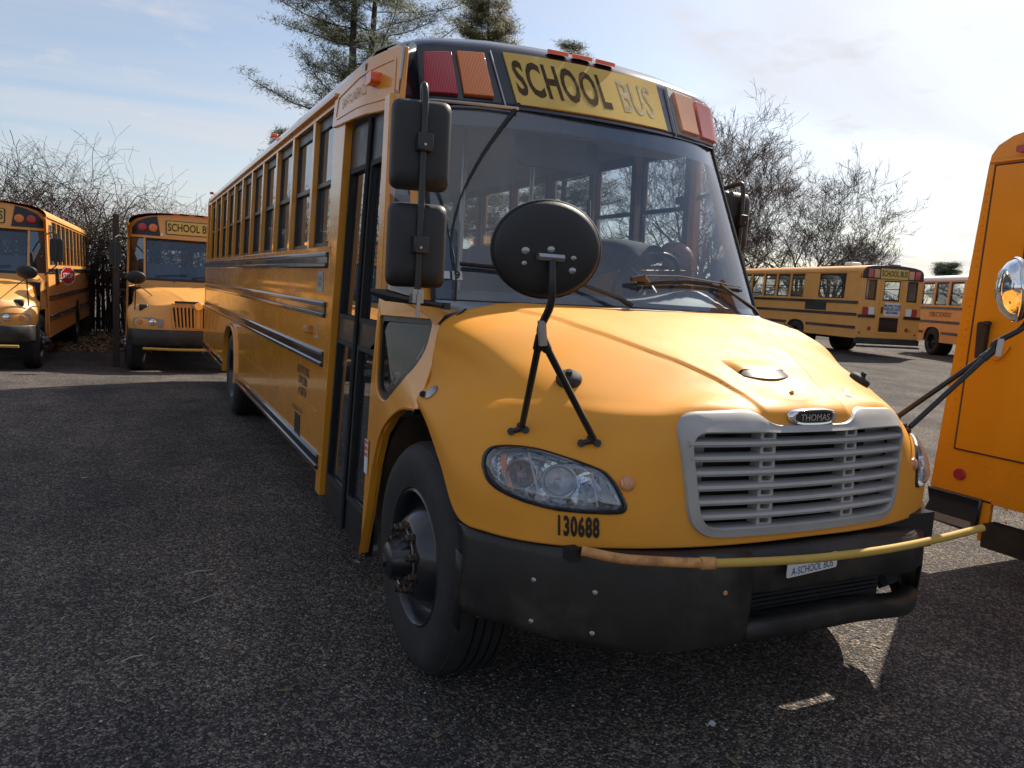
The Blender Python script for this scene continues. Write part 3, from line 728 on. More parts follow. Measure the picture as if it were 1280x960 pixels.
# --- headlights
H0 = [hitpx(*p) for p in HLPX]
Hxz = crline([(p.x, p.y, p.z) for p in H0]+[tuple(H0[0])], 4)[:-1]
cen = sum((Vector(p) for p in Hxz), Vector())/len(Hxz)
def snap(p, off):
    h = HB.find_nearest(Vector(p)); n = h[1]
    if n.dot(Vector((0, 0.4, 1.1))-h[0]) > 0: n = -n
    return h[0]+n*off
def patch(mb, loop, offs, mir):
    """rings shrinking to the middle; offs = [(scale, offset)]"""
    rows = []
    for s_, of in offs:
        r_ = []
        for p in loop:
            c = snap(cen+(Vector(p)-cen)*s_, of); r_.append((mir*c.x, c.y, c.z))
        r_.append(r_[0]); rows.append(r_)
    mb.grid(rows)
    if offs[-1][0] < .3: n = len(rows[-1])-1; o = len(mb.v)-n-1; mb.f.append(tuple(o+k for k in range(n))); mb.mi.append(0)
for mir in (1, -1):
    q = MB(); patch(q, Hxz, [(1.05, -.004), (1.045, .007), (1.0, .010), (.975, .002), (.965, -.03)], mir); hl = q.build('headlight', 'black', bus, smooth=60)
    q = MB(); patch(q, Hxz, [(1.03, -.012), (.97, -.045), (.88, -.062), (.5, -.070), (.2, -.072)], mir); q.build('reflector', 'crumpled_chrome', hl, smooth=50)
    q = MB(); patch(q, Hxz, [(.985, .003), (.95, .014), (.8, .021), (.55, .024), (.25, .025)], mir); q.build('lens', 'lens_glass', hl, smooth=70, recalc=True)
    def PX(px, py, off): p = hitpx(px, py, off); return Vector((mir*p.x, p.y, p.z))
    for (cx_, cy_, rad) in ((650, 592, .056), (699, 601, .062), (738, 615, .040)):
        c = hitpx(cx_, cy_, -.008); n_ = (hitpx(cx_, cy_, .02)-hitpx(cx_, cy_, 0)).normalized(); n_ = (n_*.6+Vector((-.1, -1, 0))*.4).normalized(); c.x *= mir; n_.x *= mir
        M = Matrix.Translation(c) @ n_.to_track_quat('X', 'Z').to_matrix().to_4x4() @ Matrix.Diagonal((1, 1.0, .92, 1))
        b_ = MB(); b_.lathe([(rad*1.08, -.004), (rad*1.04, .003), (rad, .0), (rad*.93, -.014), (rad*.78, -.032), (rad*.55, -.046), (rad*.2, -.053), (0, -.054)], 32, M); bo = b_.build('lamp_bowl', 'chrome', hl, smooth=70)
        b_ = MB(); b_.lathe([(rad*.20, -.050), (rad*.19, -.022), (rad*.10, -.014), (0, -.012)], 14, M); b_.build('bulb', 'amber_lens' if cx_ == 650 else 'steel', bo, smooth=50)
    b_ = MB(); b_.grid([[PX(624, 572, -.004), PX(632, 566, -.004)], [PX(626, 590, -.012), PX(634, 588, -.010)], [PX(634, 608, -.006), PX(641, 612, -.006)]]); b_.build('turn_signal', 'amber_lens', hl)
    for pa, pb_ in (((661, 566), (676, 628)), ((740, 590), (747, 634))):
        b_ = MB(); b_.tube([PX(*pa, -.001), PX((pa[0]+pb_[0])/2, (pa[1]+pb_[1])/2, .001), PX(*pb_, -.001)], .0045, 6); b_.build('divider', 'grey_plastic', hl)
    b_ = MB(); b_.grid([[PX(749, 596, -.004), PX(756, 600, -.006)], [PX(753, 629, -.004), PX(770, 631, -.006)]]); b_.build('side_marker', 'grey_panel', hl)
    # amber marker button and round side repeater
    for (px_, py_, rr_, mt_, nm) in ((784, 604.5, .024, 'pale_amber', 'reflector_button'), (540, 491, .033, 'steel', 'side_lamp'), (534, 414, .018, 'pale_amber', 'reflector_button')):
        h = hitpx(px_, py_, .0)
        if h is None or nm == 'reflector_button' and px_ == 534: continue
        n_ = (hitpx(px_, py_, .02)-h).normalized(); h = h.copy(); h.x *= mir; n_.x *= mir
        M = Matrix.Translation(h) @ n_.to_track_quat('X', 'Z').to_matrix().to_4x4()
        b_ = MB(); b_.lathe([(rr_*1.15, -.004), (rr_*1.15, .006), (rr_, .010), (rr_*.7, .015), (0, .017)], 24, M); b_.build(nm, mt_, bus, smooth=50)
# fleet number on the front
pc = hitpx(722, 659.5); e1 = (hitpx(748, 660)-hitpx(696, 656)).normalized(); e2 = (hitpx(722, 648)-hitpx(722, 668)).normalized(); wn = (hitpx(748, 660)-hitpx(696, 656)).length
text('fleet_number', '130688', .098, 'letter_black', bus, lambda u, v, w: snap(pc+e1*u+e2*v, .003+w), sx=.48, ext=.001, bold=.004, space=1.12)
# small shield decal on the hood
q = MB(); q.v = [hitpx(*p, .002) for p in ((1052, 484), (1060, 485), (1065, 497), (1056, 495))]; q.f = [(0, 1, 2, 3)]; q.mi = [0]; q.build('worn_sticker', 'stone_pale', bus)
# hood latch: rubber T strap at the back of the fender
q = MB(); q.tube([(-1.135, .10, 1.215), (-1.165, .05, 1.235), (-1.195, .0, 1.262), (-1.215, -.05, 1.268)], [.018, .024, .016, .012], 8); q.box((-1.16, .07, 1.23), (.05, .09, .03)); q.build('hood_latch', 'rubber', bus)

# --- cowl: side panels between the door and the hood, with the low quarter window
ARCH_IN = [(.700, .30), (.610, .549), (.548, .80), (.456, .992), (.33, 1.10), (.20, 1.165), (.079, 1.186), (.033, 1.187)]
for sd in (1, -1):
    def cx_(z, y): return (1.25-.035*(z-.3)/1.4) - .055*smoothstep(.45, 0, y)*smoothstep(1.15, 1.5, z) - .02*smoothstep(.5, 0, y) - .05*smoothstep(.62, .30, y)*smoothstep(1.25, 1.62, z)
    fn = lambda a, b, t, sd=sd: (sd*(cx_(b, a)-t), a, b)
    y_r = .72 if sd < 0 else .76
    outl = [(y_r, .30)]+[tuple(p) for p in ARCH_IN]+[(.045, 1.45), (.045, 1.56), (.16, 1.59), (.30, 1.625), (.66, 1.70), (y_r, 1.2)]
    hole = roundpoly([(.63, 1.19), (.46, 1.145), (.15, 1.38), (.145, 1.585), (.635, 1.575)], [.10, .08, .10, .03, .03], 5)
    q = MB(); q.panel(outl, [hole], fn, .04); cowl = q.build('cowl_panel', 'yellow', bus, bevel=.006)
    h2 = roundpoly([(.645, 1.18), (.46, 1.130), (.135, 1.375), (.13, 1.60), (.65, 1.59)], [.10, .08, .10, .03, .03], 5); h3 = roundpoly([(.60, 1.21), (.47, 1.185), (.18, 1.40), (.175, 1.56), (.605, 1.55)], [.08, .06, .08, .03, .03], 5)
    q = MB(); q.panel(h2, [h3], lambda a, b, t, sd=sd: (sd*(cx_(b, a)-.012-t), a, b), .02); qf = q.build('quarter_window', 'black', bus)
    q = MB(); q.v = [(sd*(cx_(b, a)-.022), a, b) for a, b in h2]; q.f = [tuple(range(len(h2)))]; q.mi = [0]; q.build('pane', 'low_glass', qf, smooth=0)
    # arch lip
    q = MB(); P = crline([(a, b, 0) for a, b in ARCH_IN], 4); rows = [[(sd*(cx_(p.y, p.x)+dx), p.x+dy, p.y-dy) for p in P] for dx, dy in ((0, .012), (.014, .010), (.016, -.002), (-.02, -.006))]
    q.grid(rows); q.build('arch_lip', 'yellow', bus)
    # top of the cowl corner
    q = MB(); q.grid([[(sd*x, y, z) for x, y, z in L_] for L_ in ([(1.135, .045, 1.56), (1.12, .16, 1.59), (1.115, .30, 1.625), (1.21, .68, 1.70)], [(1.085, .060, 1.610), (1.07, .20, 1.635), (1.07, .36, 1.665), (1.17, .68, 1.71)], [(1.02, .08, 1.630), (1.0, .26, 1.645), (1.0, .38, 1.66), (1.02, .7, 1.69)])]); q.build('cowl_corner', 'yellow', bus, smooth=80)
# --- windshield (curved in plan, raked)
def wsp(u, t):
    """u -1..1 across, t 0..1 up"""
    w_ = 1.035+(.975-1.035)*t; x = w_*u
    a = abs(u)
    y = (.135+.03*t) + .47*t + (.165-.02*t)*a**2.2 + .05*a**6
    z = (1.668+.012*(1-a)) + (2.705-1.668)*t + .012*(1-a*a)*t
    return Vector((x, y, z))
NU, NT = 36, 14
q = MB(); q.grid([[wsp(-1+2*i/NU, j/NT) for i in range(NU+1)] for j in range(NT+1)]); ws = q.build('windshield', 'windshield_glass', bus, smooth=80)
def wn(u, t):
    e = 1e-3; a = wsp(u+e, t)-wsp(u-e, t); b = wsp(u, t+e)-wsp(u, t-e); n_ = a.cross(b).normalized()
    return n_ if n_.y < 0 else -n_
# front corner posts: from the glass edge back to the side wall
for sd in (1, -1):
    rows = []
    yj = .66 if sd < 0 else 1.14
    for k in range(15):
        t = k/14; r0 = wsp(1, t); z = r0.z; xs0 = sidex(z); yy = yj if sd > 0 else .625+.06*t
        if sd > 0: pts = [(r0.x-.01, r0.y+.02), (r0.x+.03, r0.y+.09), (r0.x+.10, r0.y+.27-.06*t), (xs0, yy)]
        else: pts = [(r0.x-.01, r0.y+.02), (r0.x+.045, r0.y+.035), (r0.x+.075, r0.y+.05)]
        rows.append([(sd*a_, b_, z) for a_, b_ in pts])
    if sd > 0:
        q = MB(); q.grid(rows[:4]); q.grid([r_[:3] for r_ in rows]); q.grid(rows[12:]); q.build('front_pillar', 'yellow', bus, smooth=60)
        q = MB(); q.grid([r_[2:] for r_ in rows[3:13]]); q.build('corner_pane', 'window_glass', bus, smooth=0)
    else:
        q = MB(); q.grid(rows); q.build('front_pillar', 'yellow', bus, smooth=60)
        q = MB(); q.grid([[r_[-1], (-sidex(r_[-1][2])+.02, .60+.06*i/14, r_[-1][2])] for i, r_ in enumerate(rows)]); q.build('corner_pane', 'window_glass', bus, smooth=0)
# black ceramic border: bands following the rim
q = MB()
def band(uv):   # list of pairs of (u,t)
    q.grid([[wsp(*a)+wn(*a)*-.004 for a in r_] for r_ in uv])
NB = 40
band([[(-1+2*i/NB, 0) for i in range(NB+1)], [(-1+2*i/NB, .035+.015*abs(-1+2*i/NB)**8) for i in range(NB+1)]])
band([[(-1+2*i/NB, 1) for i in range(NB+1)], [(-1+2*i/NB, .88+.0*i) for i in range(NB+1)]])
for s_ in (1, -1): band([[(s_*1.0, j/20), ][:1]+[(s_*.955, j/20)] for j in range(21)])
q.build('border_band', 'gloss_black', ws, smooth=80)
q = MB()
rim = [wsp(-1+2*i/NB, 0) for i in range(NB+1)]+[wsp(1, j/20) for j in range(1, 21)]+[wsp(1-2*i/NB, 1) for i in range(1, NB+1)]+[wsp(-1, 1-j/20) for j in range(1, 21)]
q.tube(rim, .013, 6); q.build('seal', 'rubber', ws)
# inspection sticker
def wsflat(u0, t0, off): p = wsp(u0, t0); return p+wn(u0, t0)*off
def patchuv(name, u0, t0, u1, t1, mt_, off=.003, par=None):
    q = MB(); q.grid([[wsflat(u0+(u1-u0)*i/4, t0+(t1-t0)*j/2, off) for i in range(5)] for j in range(3)]); return q.build(name, mt_, par or ws)
patchuv('registration_sticker', -.965, .105, -.925, .140, 'white'); st9 = patchuv('inspection_sticker', -.915, .100, -.872, .142, 'white')
text('month_digit', '9', .05, 'letter_black', st9, lambda u, v, w: wsflat(-.893+u/1.03, .121+v/1.04, .005), ext=0, bold=.002)

# --- black front cap with lamps and the SCHOOL BUS sign
def capp(x, t, off=0.0):
    a = abs(x)
    zt = roofz(x*1.0)+.028 if a < 1.1 else 2.93
    z0_ = 2.700
    tt = t
    z = z0_+(zt-z0_)*tt
    yb_ = .60+.20*a*a+5.5*max(0, a-.93)**1.9; yt_ = .835+.06*a*a+4.6*max(0, a-.93)**1.9
    y = yb_+(yt_-yb_)*min(1, tt/.80)
    if tt > .80: y += .10*((tt-.80)/.20)**1.6
    return Vector((x, y, z))
def capn(x, t):
    e = 1e-3; n_ = (capp(x+e, t)-capp(x-e, t)).cross(capp(x, min(t+e, .8))-capp(x, min(t, .8)-e)).normalized(); return n_ if n_.y < 0 else -n_
xs_ = [-1.19, -1.17, -1.13, -1.08, -1.02]+[-.95+.095*i for i in range(21)]+[1.02, 1.08, 1.13, 1.17, 1.19]
q = MB(); rows = []
for x in xs_:
    a = abs(x); r_ = []
    xx = x
    for j in range(13): p = capp(x, j/12); r_.append(p)
    last = r_[-1]; r_.append(Vector((x*.995, max(1.22, last.y+.03), min(roofz(x)+.042, last.z+.02) if a < 1.1 else last.z)))
    rows.append(r_)
q.grid(rows)
for sd in (1, -1):    # side cheeks back to the header
    q.grid([[(sd*1.19, capp(1.19, j/12).y, capp(1.19, j/12).z), (sd*1.195, 1.16, 2.70+.24*j/12)] for j in range(13)])
q.v.append
cap = q.build('front_cap', 'gloss_black', bus, smooth=50)
c_ = MB(); c_.grid([[(x, capp(x, 0).y, 2.70), (x, 1.05, 2.72)] for x in xs_]); c_.build('cap_underside', 'black', cap)
# yellow roof lip just behind the cap
q = MB(); full = [(x, z) for x, z in ROOF]+[(-x, z) for x, z in ROOF[-2::-1]]
q.grid([[(x, y, z+.040) for x, z in full] for y in (1.16, 1.82)]); q.build('roof_front', 'yellow', bus, smooth=50)
def capquad(name, x0, t0, x1, t1, mt_, off, par, x0t=None, x1t=None, n_=10, th=.012, border=None):
    """bent plate on the cap: bottom from x0..x1, top from x0t..x1t"""
    x0t = x0 if x0t is None else x0t; x1t = x1 if x1t is None else x1t
    P_ = lambda i, j, o: (lambda xx, tt: capp(xx, tt)+capn(xx, tt)*o)((x0+(x1-x0)*i)*(1-j)+(x0t+(x1t-x0t)*i)*j, t0+(t1-t0)*j)
    q = MB(); rows = []
    q.grid([[P_(i/n_, j/4, off+th) for i in range(n_+1)] for j in range(5)])
    ring = [(i/n_, 0) for i in range(n_+1)]+[(1, j/4) for j in range(1, 5)]+[(1-i/n_, 1) for i in range(1, n_+1)]+[(0, 1-j/4) for j in range(1, 5)]
    q.grid([[P_(i, j, off-.004) for i, j in ring], [P_(i, j, off+th) for i, j in ring]])
    return q.build(name, mt_, par, smooth=40, bevel=.003 if th > .008 else 0), P_
sign, SP = capquad('destination_sign', -.495, .07, .495, .07, 'sign_yellow', .002, bus, -.515, .515, n_=24, th=.010)
sign.data.materials.clear(); sign.data.materials.append(MATS['sign_yellow'])
# t1 set below via second call
bpy.data.objects.remove(sign)
sign, SP = capquad('destination_sign', -.495, .06, .495, .80, 'sign_yellow', .002, bus, -.515, .515, n_=24, th=.008)
def sgn(u, v, w):   # u metres across, v metres up from the sign's middle
    i = (u+.50)/1.0; j = .5+v/.27
    return SP(min(max(i, 0), 1), min(max(j, 0), 1), .0105+w)
text('sign_letters', 'SCHOOL', .245, 'letter_brown', sign, lambda u, v, w: sgn(u-.185, v-.006, w), sx=.56, ext=.001, bold=.007, space=1.08)
text('sign_letters', 'BUS', .245, 'letter_glare', sign, lambda u, v, w: sgn(u+.305, v-.006, w), sx=.56, ext=.001, bold=.003, space=1.06)  # paler than SCHOOL: glare on this end of the sign put into the colour
for sd in (-1, 1):
    red = 'red_lens' if sd < 0 else 'pale_red'; amb = 'amber_lens' if sd < 0 else 'pale_amber'  # paler lens colours on the driver side
    a, _ = capquad('lamp_surround', sd*.585, .04, sd*1.00, .80, 'gloss_black' if sd < 0 else 'stone_pale', .0, bus, sd*.605, sd*.985, th=.006); a.data.materials[0] = MATS['gloss_black' if sd < 0 else 'grey_panel']
    l1, _ = capquad('warning_light', sd*.62, .10, sd*.775, .72, amb, .006, bus, sd*.635, sd*.785, th=.022)
    l2, _ = capquad('warning_light', sd*.805, .09, sd*.965, .70, red, .006, bus, sd*.815, sd*.955, th=.022)
    l1['label'] = ('deep amber' if sd < 0 else 'pale orange')+' warning light beside the sign'; l2['label'] = ('deep red' if sd < 0 else 'pink')+' outer warning light'
    q = MB(); q.tube([capp(sd*.565, .02)+Vector((0, -.012, 0)), capp(sd*.590, .80)+Vector((0, -.012, 0))], .004, 6); q.build('trim_strip', 'steel', bus)
for x in (-.13, .03, .19):
    x -= .03
    M = Matrix.Translation(capp(x, .90)+Vector((0, .0, .012)))
    q = MB(); q.panel(roundpoly(rect(x-.062, -.05, x+.062, .05), .03), [], lambda a, b, t: (a, capp(a, .88).y-.0+b*.5, capp(a, .88).z+.012+b*.18+t), .022)
    q.build('clearance_lamp', 'orange_marker', bus, bevel=.008)
q = MB(); P = [wsp(-1+.0*i, 1) for i in range(1)]; P = [capp(-.98+.48*i/8, 0)+Vector((0, -.018, .0)) for i in range(9)]; q.tube(P, .009, 6); q.build('drip_moulding', 'steel', bus)
# hanging cord over the windshield
q = MB(); P = [(-.50, 1.0), (-.62, .86), (-.74, .70), (-.84, .52), (-.90, .34), (-.915, .2), (-.90, .12), (-.91, .0)]
q.tube(crline([wsflat(u, t, .02) for u, t in P], 5), [.012-.008*min(1, i/14) for i in range(36)], 6); q.build('power_cord', 'rubber', bus)

# --- header over the door
q = MB()
hf = lambda a, b, t: (-(1.222-.03*(b-2.6)/.35-.075*smoothstep(1.25, .68, a)-t), a, b)
q.panel([(.68, 2.625), (.80, 2.63), (.95, 2.635), (1.10, 2.645), (1.25, 2.65), (1.84, 2.69), (1.84, 2.87), (1.70, 2.93), (1.25, 2.95), (1.10, 2.955), (.95, 2.955), (.80, 2.95), (.72, 2.93)], [], hf, .03); header = q.build('door_header', 'yellow', bus, bevel=.006)
q = MB(); q.panel(roundpoly([(.76, 2.69), (.95, 2.693), (1.10, 2.70), (1.25, 2.705), (1.76, 2.72), (1.74, 2.86), (1.25, 2.885), (1.10, 2.89), (.95, 2.895), (.79, 2.895)], [.03, 0, 0, 0, .03, .03, 0, 0, 0, .03]), [roundpoly([(.775, 2.703), (.95, 2.707), (1.10, 2.713), (1.25, 2.718), (1.745, 2.735), (1.728, 2.848), (1.25, 2.872), (1.10, 2.877), (.95, 2.881), (.80, 2.881)], [.025, 0, 0, 0, .025, .025, 0, 0, 0, .025])], lambda a, b, t: (-(1.227-.03*(b-2.6)/.35-.075*smoothstep(1.25, .68, a)-t), a, b), .01); q.build('pressed_rim', 'yellow', header)
text('lettering', 'SAF-T-LINER C2', .085, 'letter_ghost', header, lambda u, v, w: (-(1.2225-.03*.18/.35-.075*smoothstep(1.25, .68, 1.36-u))-w, 1.36-u, 2.787+v), sx=.85, ext=.002)
q = MB(); q.panel(roundpoly(rect(.95, 2.785, 1.06, 2.845), .02), [], lambda a, b, t: (-(1.155+t), a, b), .065); q.build('side_marker_lamp', 'orange_marker', bus, bevel=.012)
for y in (4.45, 10.6):
    q = MB(); q.box((-1.16, y, 3.03), (.06, .10, .035)); q.build('side_marker_lamp', 'orange_marker' if y < 9 else 'red_lens', bus, bevel=.01)
q = MB(); rows = []
for i in range(9):
    t = i/8; z = 2.64+.30*t; c0 = capp(-.985, min(1, t)); hx = -(1.222-.03*(z-2.6)/.35-.075); rows.append([(c0.x, c0.y-.004, max(z, c0.z) if i else 2.64), ((c0.x+hx)/2-.02, (c0.y+.695)/2-.015, z+.005), (hx-.002, .692, z), (hx-.002, .74, z)])
q.grid(rows); q.build('cap_cheek', 'gloss_black', cap, smooth=50)
# jambs beside the door, sill
def dx(z): return 1.236-.072*(z-.28)/2.36
q = MB(); q.panel([(1.86, .34), (1.86, 2.70), (1.558, 2.70), (1.60, 1.9), (1.742, .34)], [], lambda a, b, t: (-(sidex(b)+.004-t), a, b), .05)
q.build('door_jamb', 'yellow', bus, bevel=.004)
q = MB(); q.panel([(.70, 1.70), (.60, 1.70), (.665, 2.68), (.75, 2.68)], [], lambda a, b, t: (-(sidex(b)+.004-t), a, b), .05); q.build('door_jamb', 'yellow', bus, bevel=.004)
# --- folding door, two leaves
def leaf(y0, y1):
    sk = lambda a, b: a+(a-.68)*.20*(1-(b-.27)/2.37)
    f_ = lambda a, b, t: (-(dx(b)-.012-t), sk(a, b), b)
    m_ = .034; q = MB()
    q.panel(rect(y0, .27, y1, 2.645), [rect(y0+m_, .50, y1-m_, 1.36), rect(y0+m_, 1.53, y1-m_, 2.38)], f_, .04)
    d = q.build('door_leaf', 'black', bus, bevel=.006)
    for z0, z1 in ((.49, 1.37), (1.52, 2.39)):
        q = MB(); q.panel(rect(y0+m_-.012, z0-.012, y1-m_+.012, z1+.012), [rect(y0+m_+.010, z0+.016, y1-m_-.010, z1-.016)], lambda a, b, t: (-(dx(b)-.006-t), sk(a, b), b), .012); q.build('gasket', 'rubber', d)
        q = MB(); q.v = [f_(a, b, .02) for a, b in rect(y0+m_-.01, z0, y1-m_+.01, z1)]; q.f = [(0, 1, 2, 3)]; q.mi = [0]; q.build('pane', 'dark_glass', d, smooth=0)
    return d
leaf(.705, 1.10); leaf(1.125, 1.55)
q = MB(); q.v = [(-(dx(z)-.002), y, z) for y, z in ((1.112, .27), (1.112, 2.64))]; q = MB(); q.tube([(-(dx(.28)), 1.198, .28), (-(dx(2.64)), 1.112, 2.64)], .014, 8); q.build('door_seal', 'rubber', bus)
q = MB()   # yellow grab rail and steps seen through the door
q.tube([(-1.08, .80, 1.15), (-.95, 1.45, 1.62)], .016, 8); q.tube([(-1.1, .70, 1.32), (-.85, .25, 1.05)], .016, 8); q.build('grab_rail', 'rod_yellow', bus)
q = MB(); q.box2((-1.20, .72, .30), (-.70, 1.52, .33)); q.box2((-.98, .72, .33), (-.60, 1.52, .62)); q.box2((-.75, .72, .62), (-.4, 1.52, .92)); q.build('step_well', 'interior', bus)
# small stickers by the door
q = MB(); q.panel(rect(.665, .74, .725, .92), [], lambda a, b, t: (-(1.243+t), a, b), .002); stk = q.build('warning_label', 'white', bus)
q = MB()
for (z0, z1) in ((.895, .915), (.86, .885), (.83, .85)): q.panel(rect(.670, z0, .720, z1), [], lambda a, b, t: (-(1.2455+t), a, b), .001)
q.build('print', 'pale_red', stk)
# side markings
def sidef(yc, zc): return lambda u, v, w: (-(sidex(zc+v)+.002+w), yc-u, zc+v)
text('weight_lettering', 'LIGHT WT 178 KG\nGVWR 29800\n# 1 SEAT 54', .085, 'letter_black', bus, sidef(2.44, 1.0), sx=.62, ext=.001, bold=.002)
text('fuel_lettering', 'ULTRA LOW SULFUR', .05, 'letter_black', bus, sidef(2.60, .775), sx=.8, ext=.001)
q = MB(); q.panel(rect(2.47, .565, 2.66, .745), [], lambda a, b, t: (-(sidex(b)+.001+t), a, b), .004); q.build('vent_panel', 'black', bus)
q = MB(); q.panel(roundpoly(rect(1.93, 1.66, 2.09, 1.79), .01), [], lambda a, b, t: (-(sidex(b)+.001+t), a, b), .003); emb = q.build('emblem', 'stone_pale', bus)
text('emblem_print', 'CLEAN\nDIESEL', .045, 'letter_blue', emb, lambda u, v, w: (-(sidex(1.72)+.006+w), 2.01-u, 1.725+v), sx=.8, ext=.001)
q = MB(); q.box((-1.245, 2.26, 1.39), (.05, .13, .055)); q.build('side_marker_lamp', 'rust', bus, bevel=.012)
q = MB(); q.panel([(1.99, 1.345), (2.11, 1.345), (2.11, 1.36), (2.055, 1.362), (2.055, 1.44), (2.03, 1.44), (2.03, 1.362), (1.99, 1.36)], [], lambda a, b, t: (-(sidex(b)+.001+t), a, b), .002); q.build('worn_sticker', 'stone_pale', bus)
q = MB()   # rivet row low on the side
for k in range(38): q.lathe([(.006, .0), (.005, .003), (0, .004)], 6, Matrix.Translation((-sidex(.86), 1.98+k*.105, .86)) @ Matrix.Rotation(PI, 4, 'Z'))
q.build('rivet_row', 'yellow', bus)

# --- bumper
def bpl(x):   # plan curve of the bumper face
    a = abs(x); return -1.165+.09*a*a+.95*max(0, a-.55)**2.05
xb = [-1.225, -1.21, -1.18, -1.13, -1.06, -.98, -.9, -.8, -.7, -.6, -.45, -.3]; xb2 = [-.3, -.15, 0, .15, .3, .45, .6]; xb3 = [.6, .7, .8, .9, .98, 1.06, 1.13, 1.18, 1.21, 1.225]
def zt(x): return .838-.065*smoothstep(.2, 1.1, x)
def zb(x): return .475+.03*smoothstep(-.8, -1.2, x)-.085*smoothstep(.2, 1.1, x)
q = MB()
def bsec(xs__, prof_, wrap=None):
    rows = []
    for dz_, dy_ in prof_:
        rows.append([(x, bpl(x)+dy_, dz_(x)) for x in xs__])
    q.grid(rows)
full_ = [(lambda x: zt(x), .10), (lambda x: zt(x), .03), (lambda x: zt(x)-.012, .008), (lambda x: zt(x)-.04, 0), (lambda x: (zt(x)+zb(x))/2, -.006), (lambda x: zb(x)+.04, .004), (lambda x: zb(x)+.010, .014), (lambda x: zb(x), .04), (lambda x: zb(x)+.01, .12)]
bsec(xb, full_)
upper = [(lambda x: zt(x), .10), (lambda x: zt(x), .03), (lambda x: zt(x)-.015, .008), (lambda x: zt(x)-.05, 0), (lambda x: zt(x)-.15, .0), (lambda x: zt(x)-.165, .012), (lambda x: zt(x)-.165, .08)]
bsec([x for x in [-.3, -.15, 0, .15, .3, .45, .6, .7, .8, .9]], upper)
lower = [(lambda x: zb(x)+.085, .08), (lambda x: zb(x)+.085, .02), (lambda x: zb(x)+.075, .004), (lambda x: zb(x)+.04, .0), (lambda x: zb(x)+.01, .012), (lambda x: zb(x), .04), (lambda x: zb(x)+.01, .10)]
bsec([-.3, -.15, 0, .15, .3, .45, .6, .7, .8, .9], lower)
bsec([.9, .98, 1.06, 1.13, 1.18, 1.21, 1.225], full_)
for sd in (1, -1):     # return flanges along the side
    x = sd*1.225; y0_ = bpl(1.225)
    q.grid([[(x, y0_, z), (sd*1.230, y0_+.03, z+.01), (sd*1.232, y0_+(.05 if sd < 0 else .36), z+.012)] for z in (zb(1.2)+.04, .66, zt(1.2)-.04)])
bumper = q.build('bumper', 'bumper_black', bus, smooth=50)
sm = bumper.modifiers.new('solid', 'SOLIDIFY'); sm.thickness = .008; sm.offset = 0
q = MB(); q.box2((-.30, -1.06, .50), (.52, -1.03, .70))
for k in range(7): z = .565+k*.018; q.box2((-.28, -1.075, z), (.50, -1.055, z+.008))
q.box2((-.6, -1.02, .70), (.9, -.93, .86)); q.build('lower_grille', 'black', bumper)
q = MB()
q.tube([(.60, -.80, .66), (.60, -.98, .64), (.62, -1.04, .56)], .045, 8); q.build('tow_hook', 'chassis', bumper)
q = MB(); q.tube([(.92, -.80, .90), (.96, -.90, .86), (.93, -.94, .82)], .02, 8); q.build('hose_end', 'rust', bumper)
for (px_, py_) in ((667, 725), (744, 741), (663, 776), (740, 792), (906, 741)):
    best = None
    for i in range(400):
        x = -1.22+i*.005; p = Vector((x, bpl(x)-.006, 0)); d = ray(px_, py_); t = (p.x-CAM.x)/d.x; yy = CAM.y+d.y*t
        if best is None or abs(yy-p.y) < best[0]: best = (abs(yy-p.y), x, p.y, CAM.z+d.z*t)
    _, x, y, z = best; e = .01; tn = Vector((2*e, bpl(x+e)-bpl(x-e), 0)).normalized(); n_ = Vector((tn.y, -tn.x, 0))
    M = Matrix.Translation((x, y, z)) @ n_.to_track_quat('X', 'Z').to_matrix().to_4x4(); b_ = MB(); b_.lathe([(.010, -.004), (.010, .002), (.008, .004), (.006, .007), (0, .008)], 12, M); b_.build('bolt', 'steel' if px_ < 900 else 'rust', bumper)
# licence plate
pf = lambda a, b, t: (a, -1.183-t, b)
q = MB(); q.panel(roundpoly(rect(-.18, .742, .12, .806), .01), [], lambda a, b, t: (a, -1.185-t+.12*a, b), .003); plate = q.build('licence_plate', 'white', bus)
text('plate_number', 'A-SCHOOL BUS', .042, 'letter_blue', plate, lambda u, v, w: (-.03+u, -1.1885-w+.12*(-.03+u), .762+v), sx=.85, ext=.001)
# crossing arm: rusty hinge length then the yellow rod
q = MB(); A_ = Vector((-.975, -1.045, .872)); B_ = Vector((-.585, -1.245, .855)); C_ = Vector((.80, -1.30, .879)); mid_ = Vector((.15, -1.31, .848))
q.tube(crline([A_, A_.lerp(B_, .35)+Vector((0, -.015, -.01)), B_], 6), .0175, 10); arm = q.build('crossing_arm', 'rust', bus, smooth=60); arm['label'] = 'rusty hinged gate arm with yellow rod across the bumper'
q = MB(); q.tube(crline([B_, B_.lerp(mid_, .5)+Vector((0, -.01, -.006)), mid_, mid_.lerp(C_, .5)+Vector((0, -.005, -.004)), C_], 8), .0155, 10); q.build('rod', 'rod_yellow', arm, smooth=60)
q = MB(); q.cyl(B_+Vector((-.03, .012, 0)), B_+Vector((.02, -.002, 0)), .022, 12); q.build('joint_sleeve', 'rust', arm)
q = MB(); q.box(A_+Vector((-.015, .035, -.02)), (.045, .05, .045)); q.build('hinge_bracket', 'black', arm)

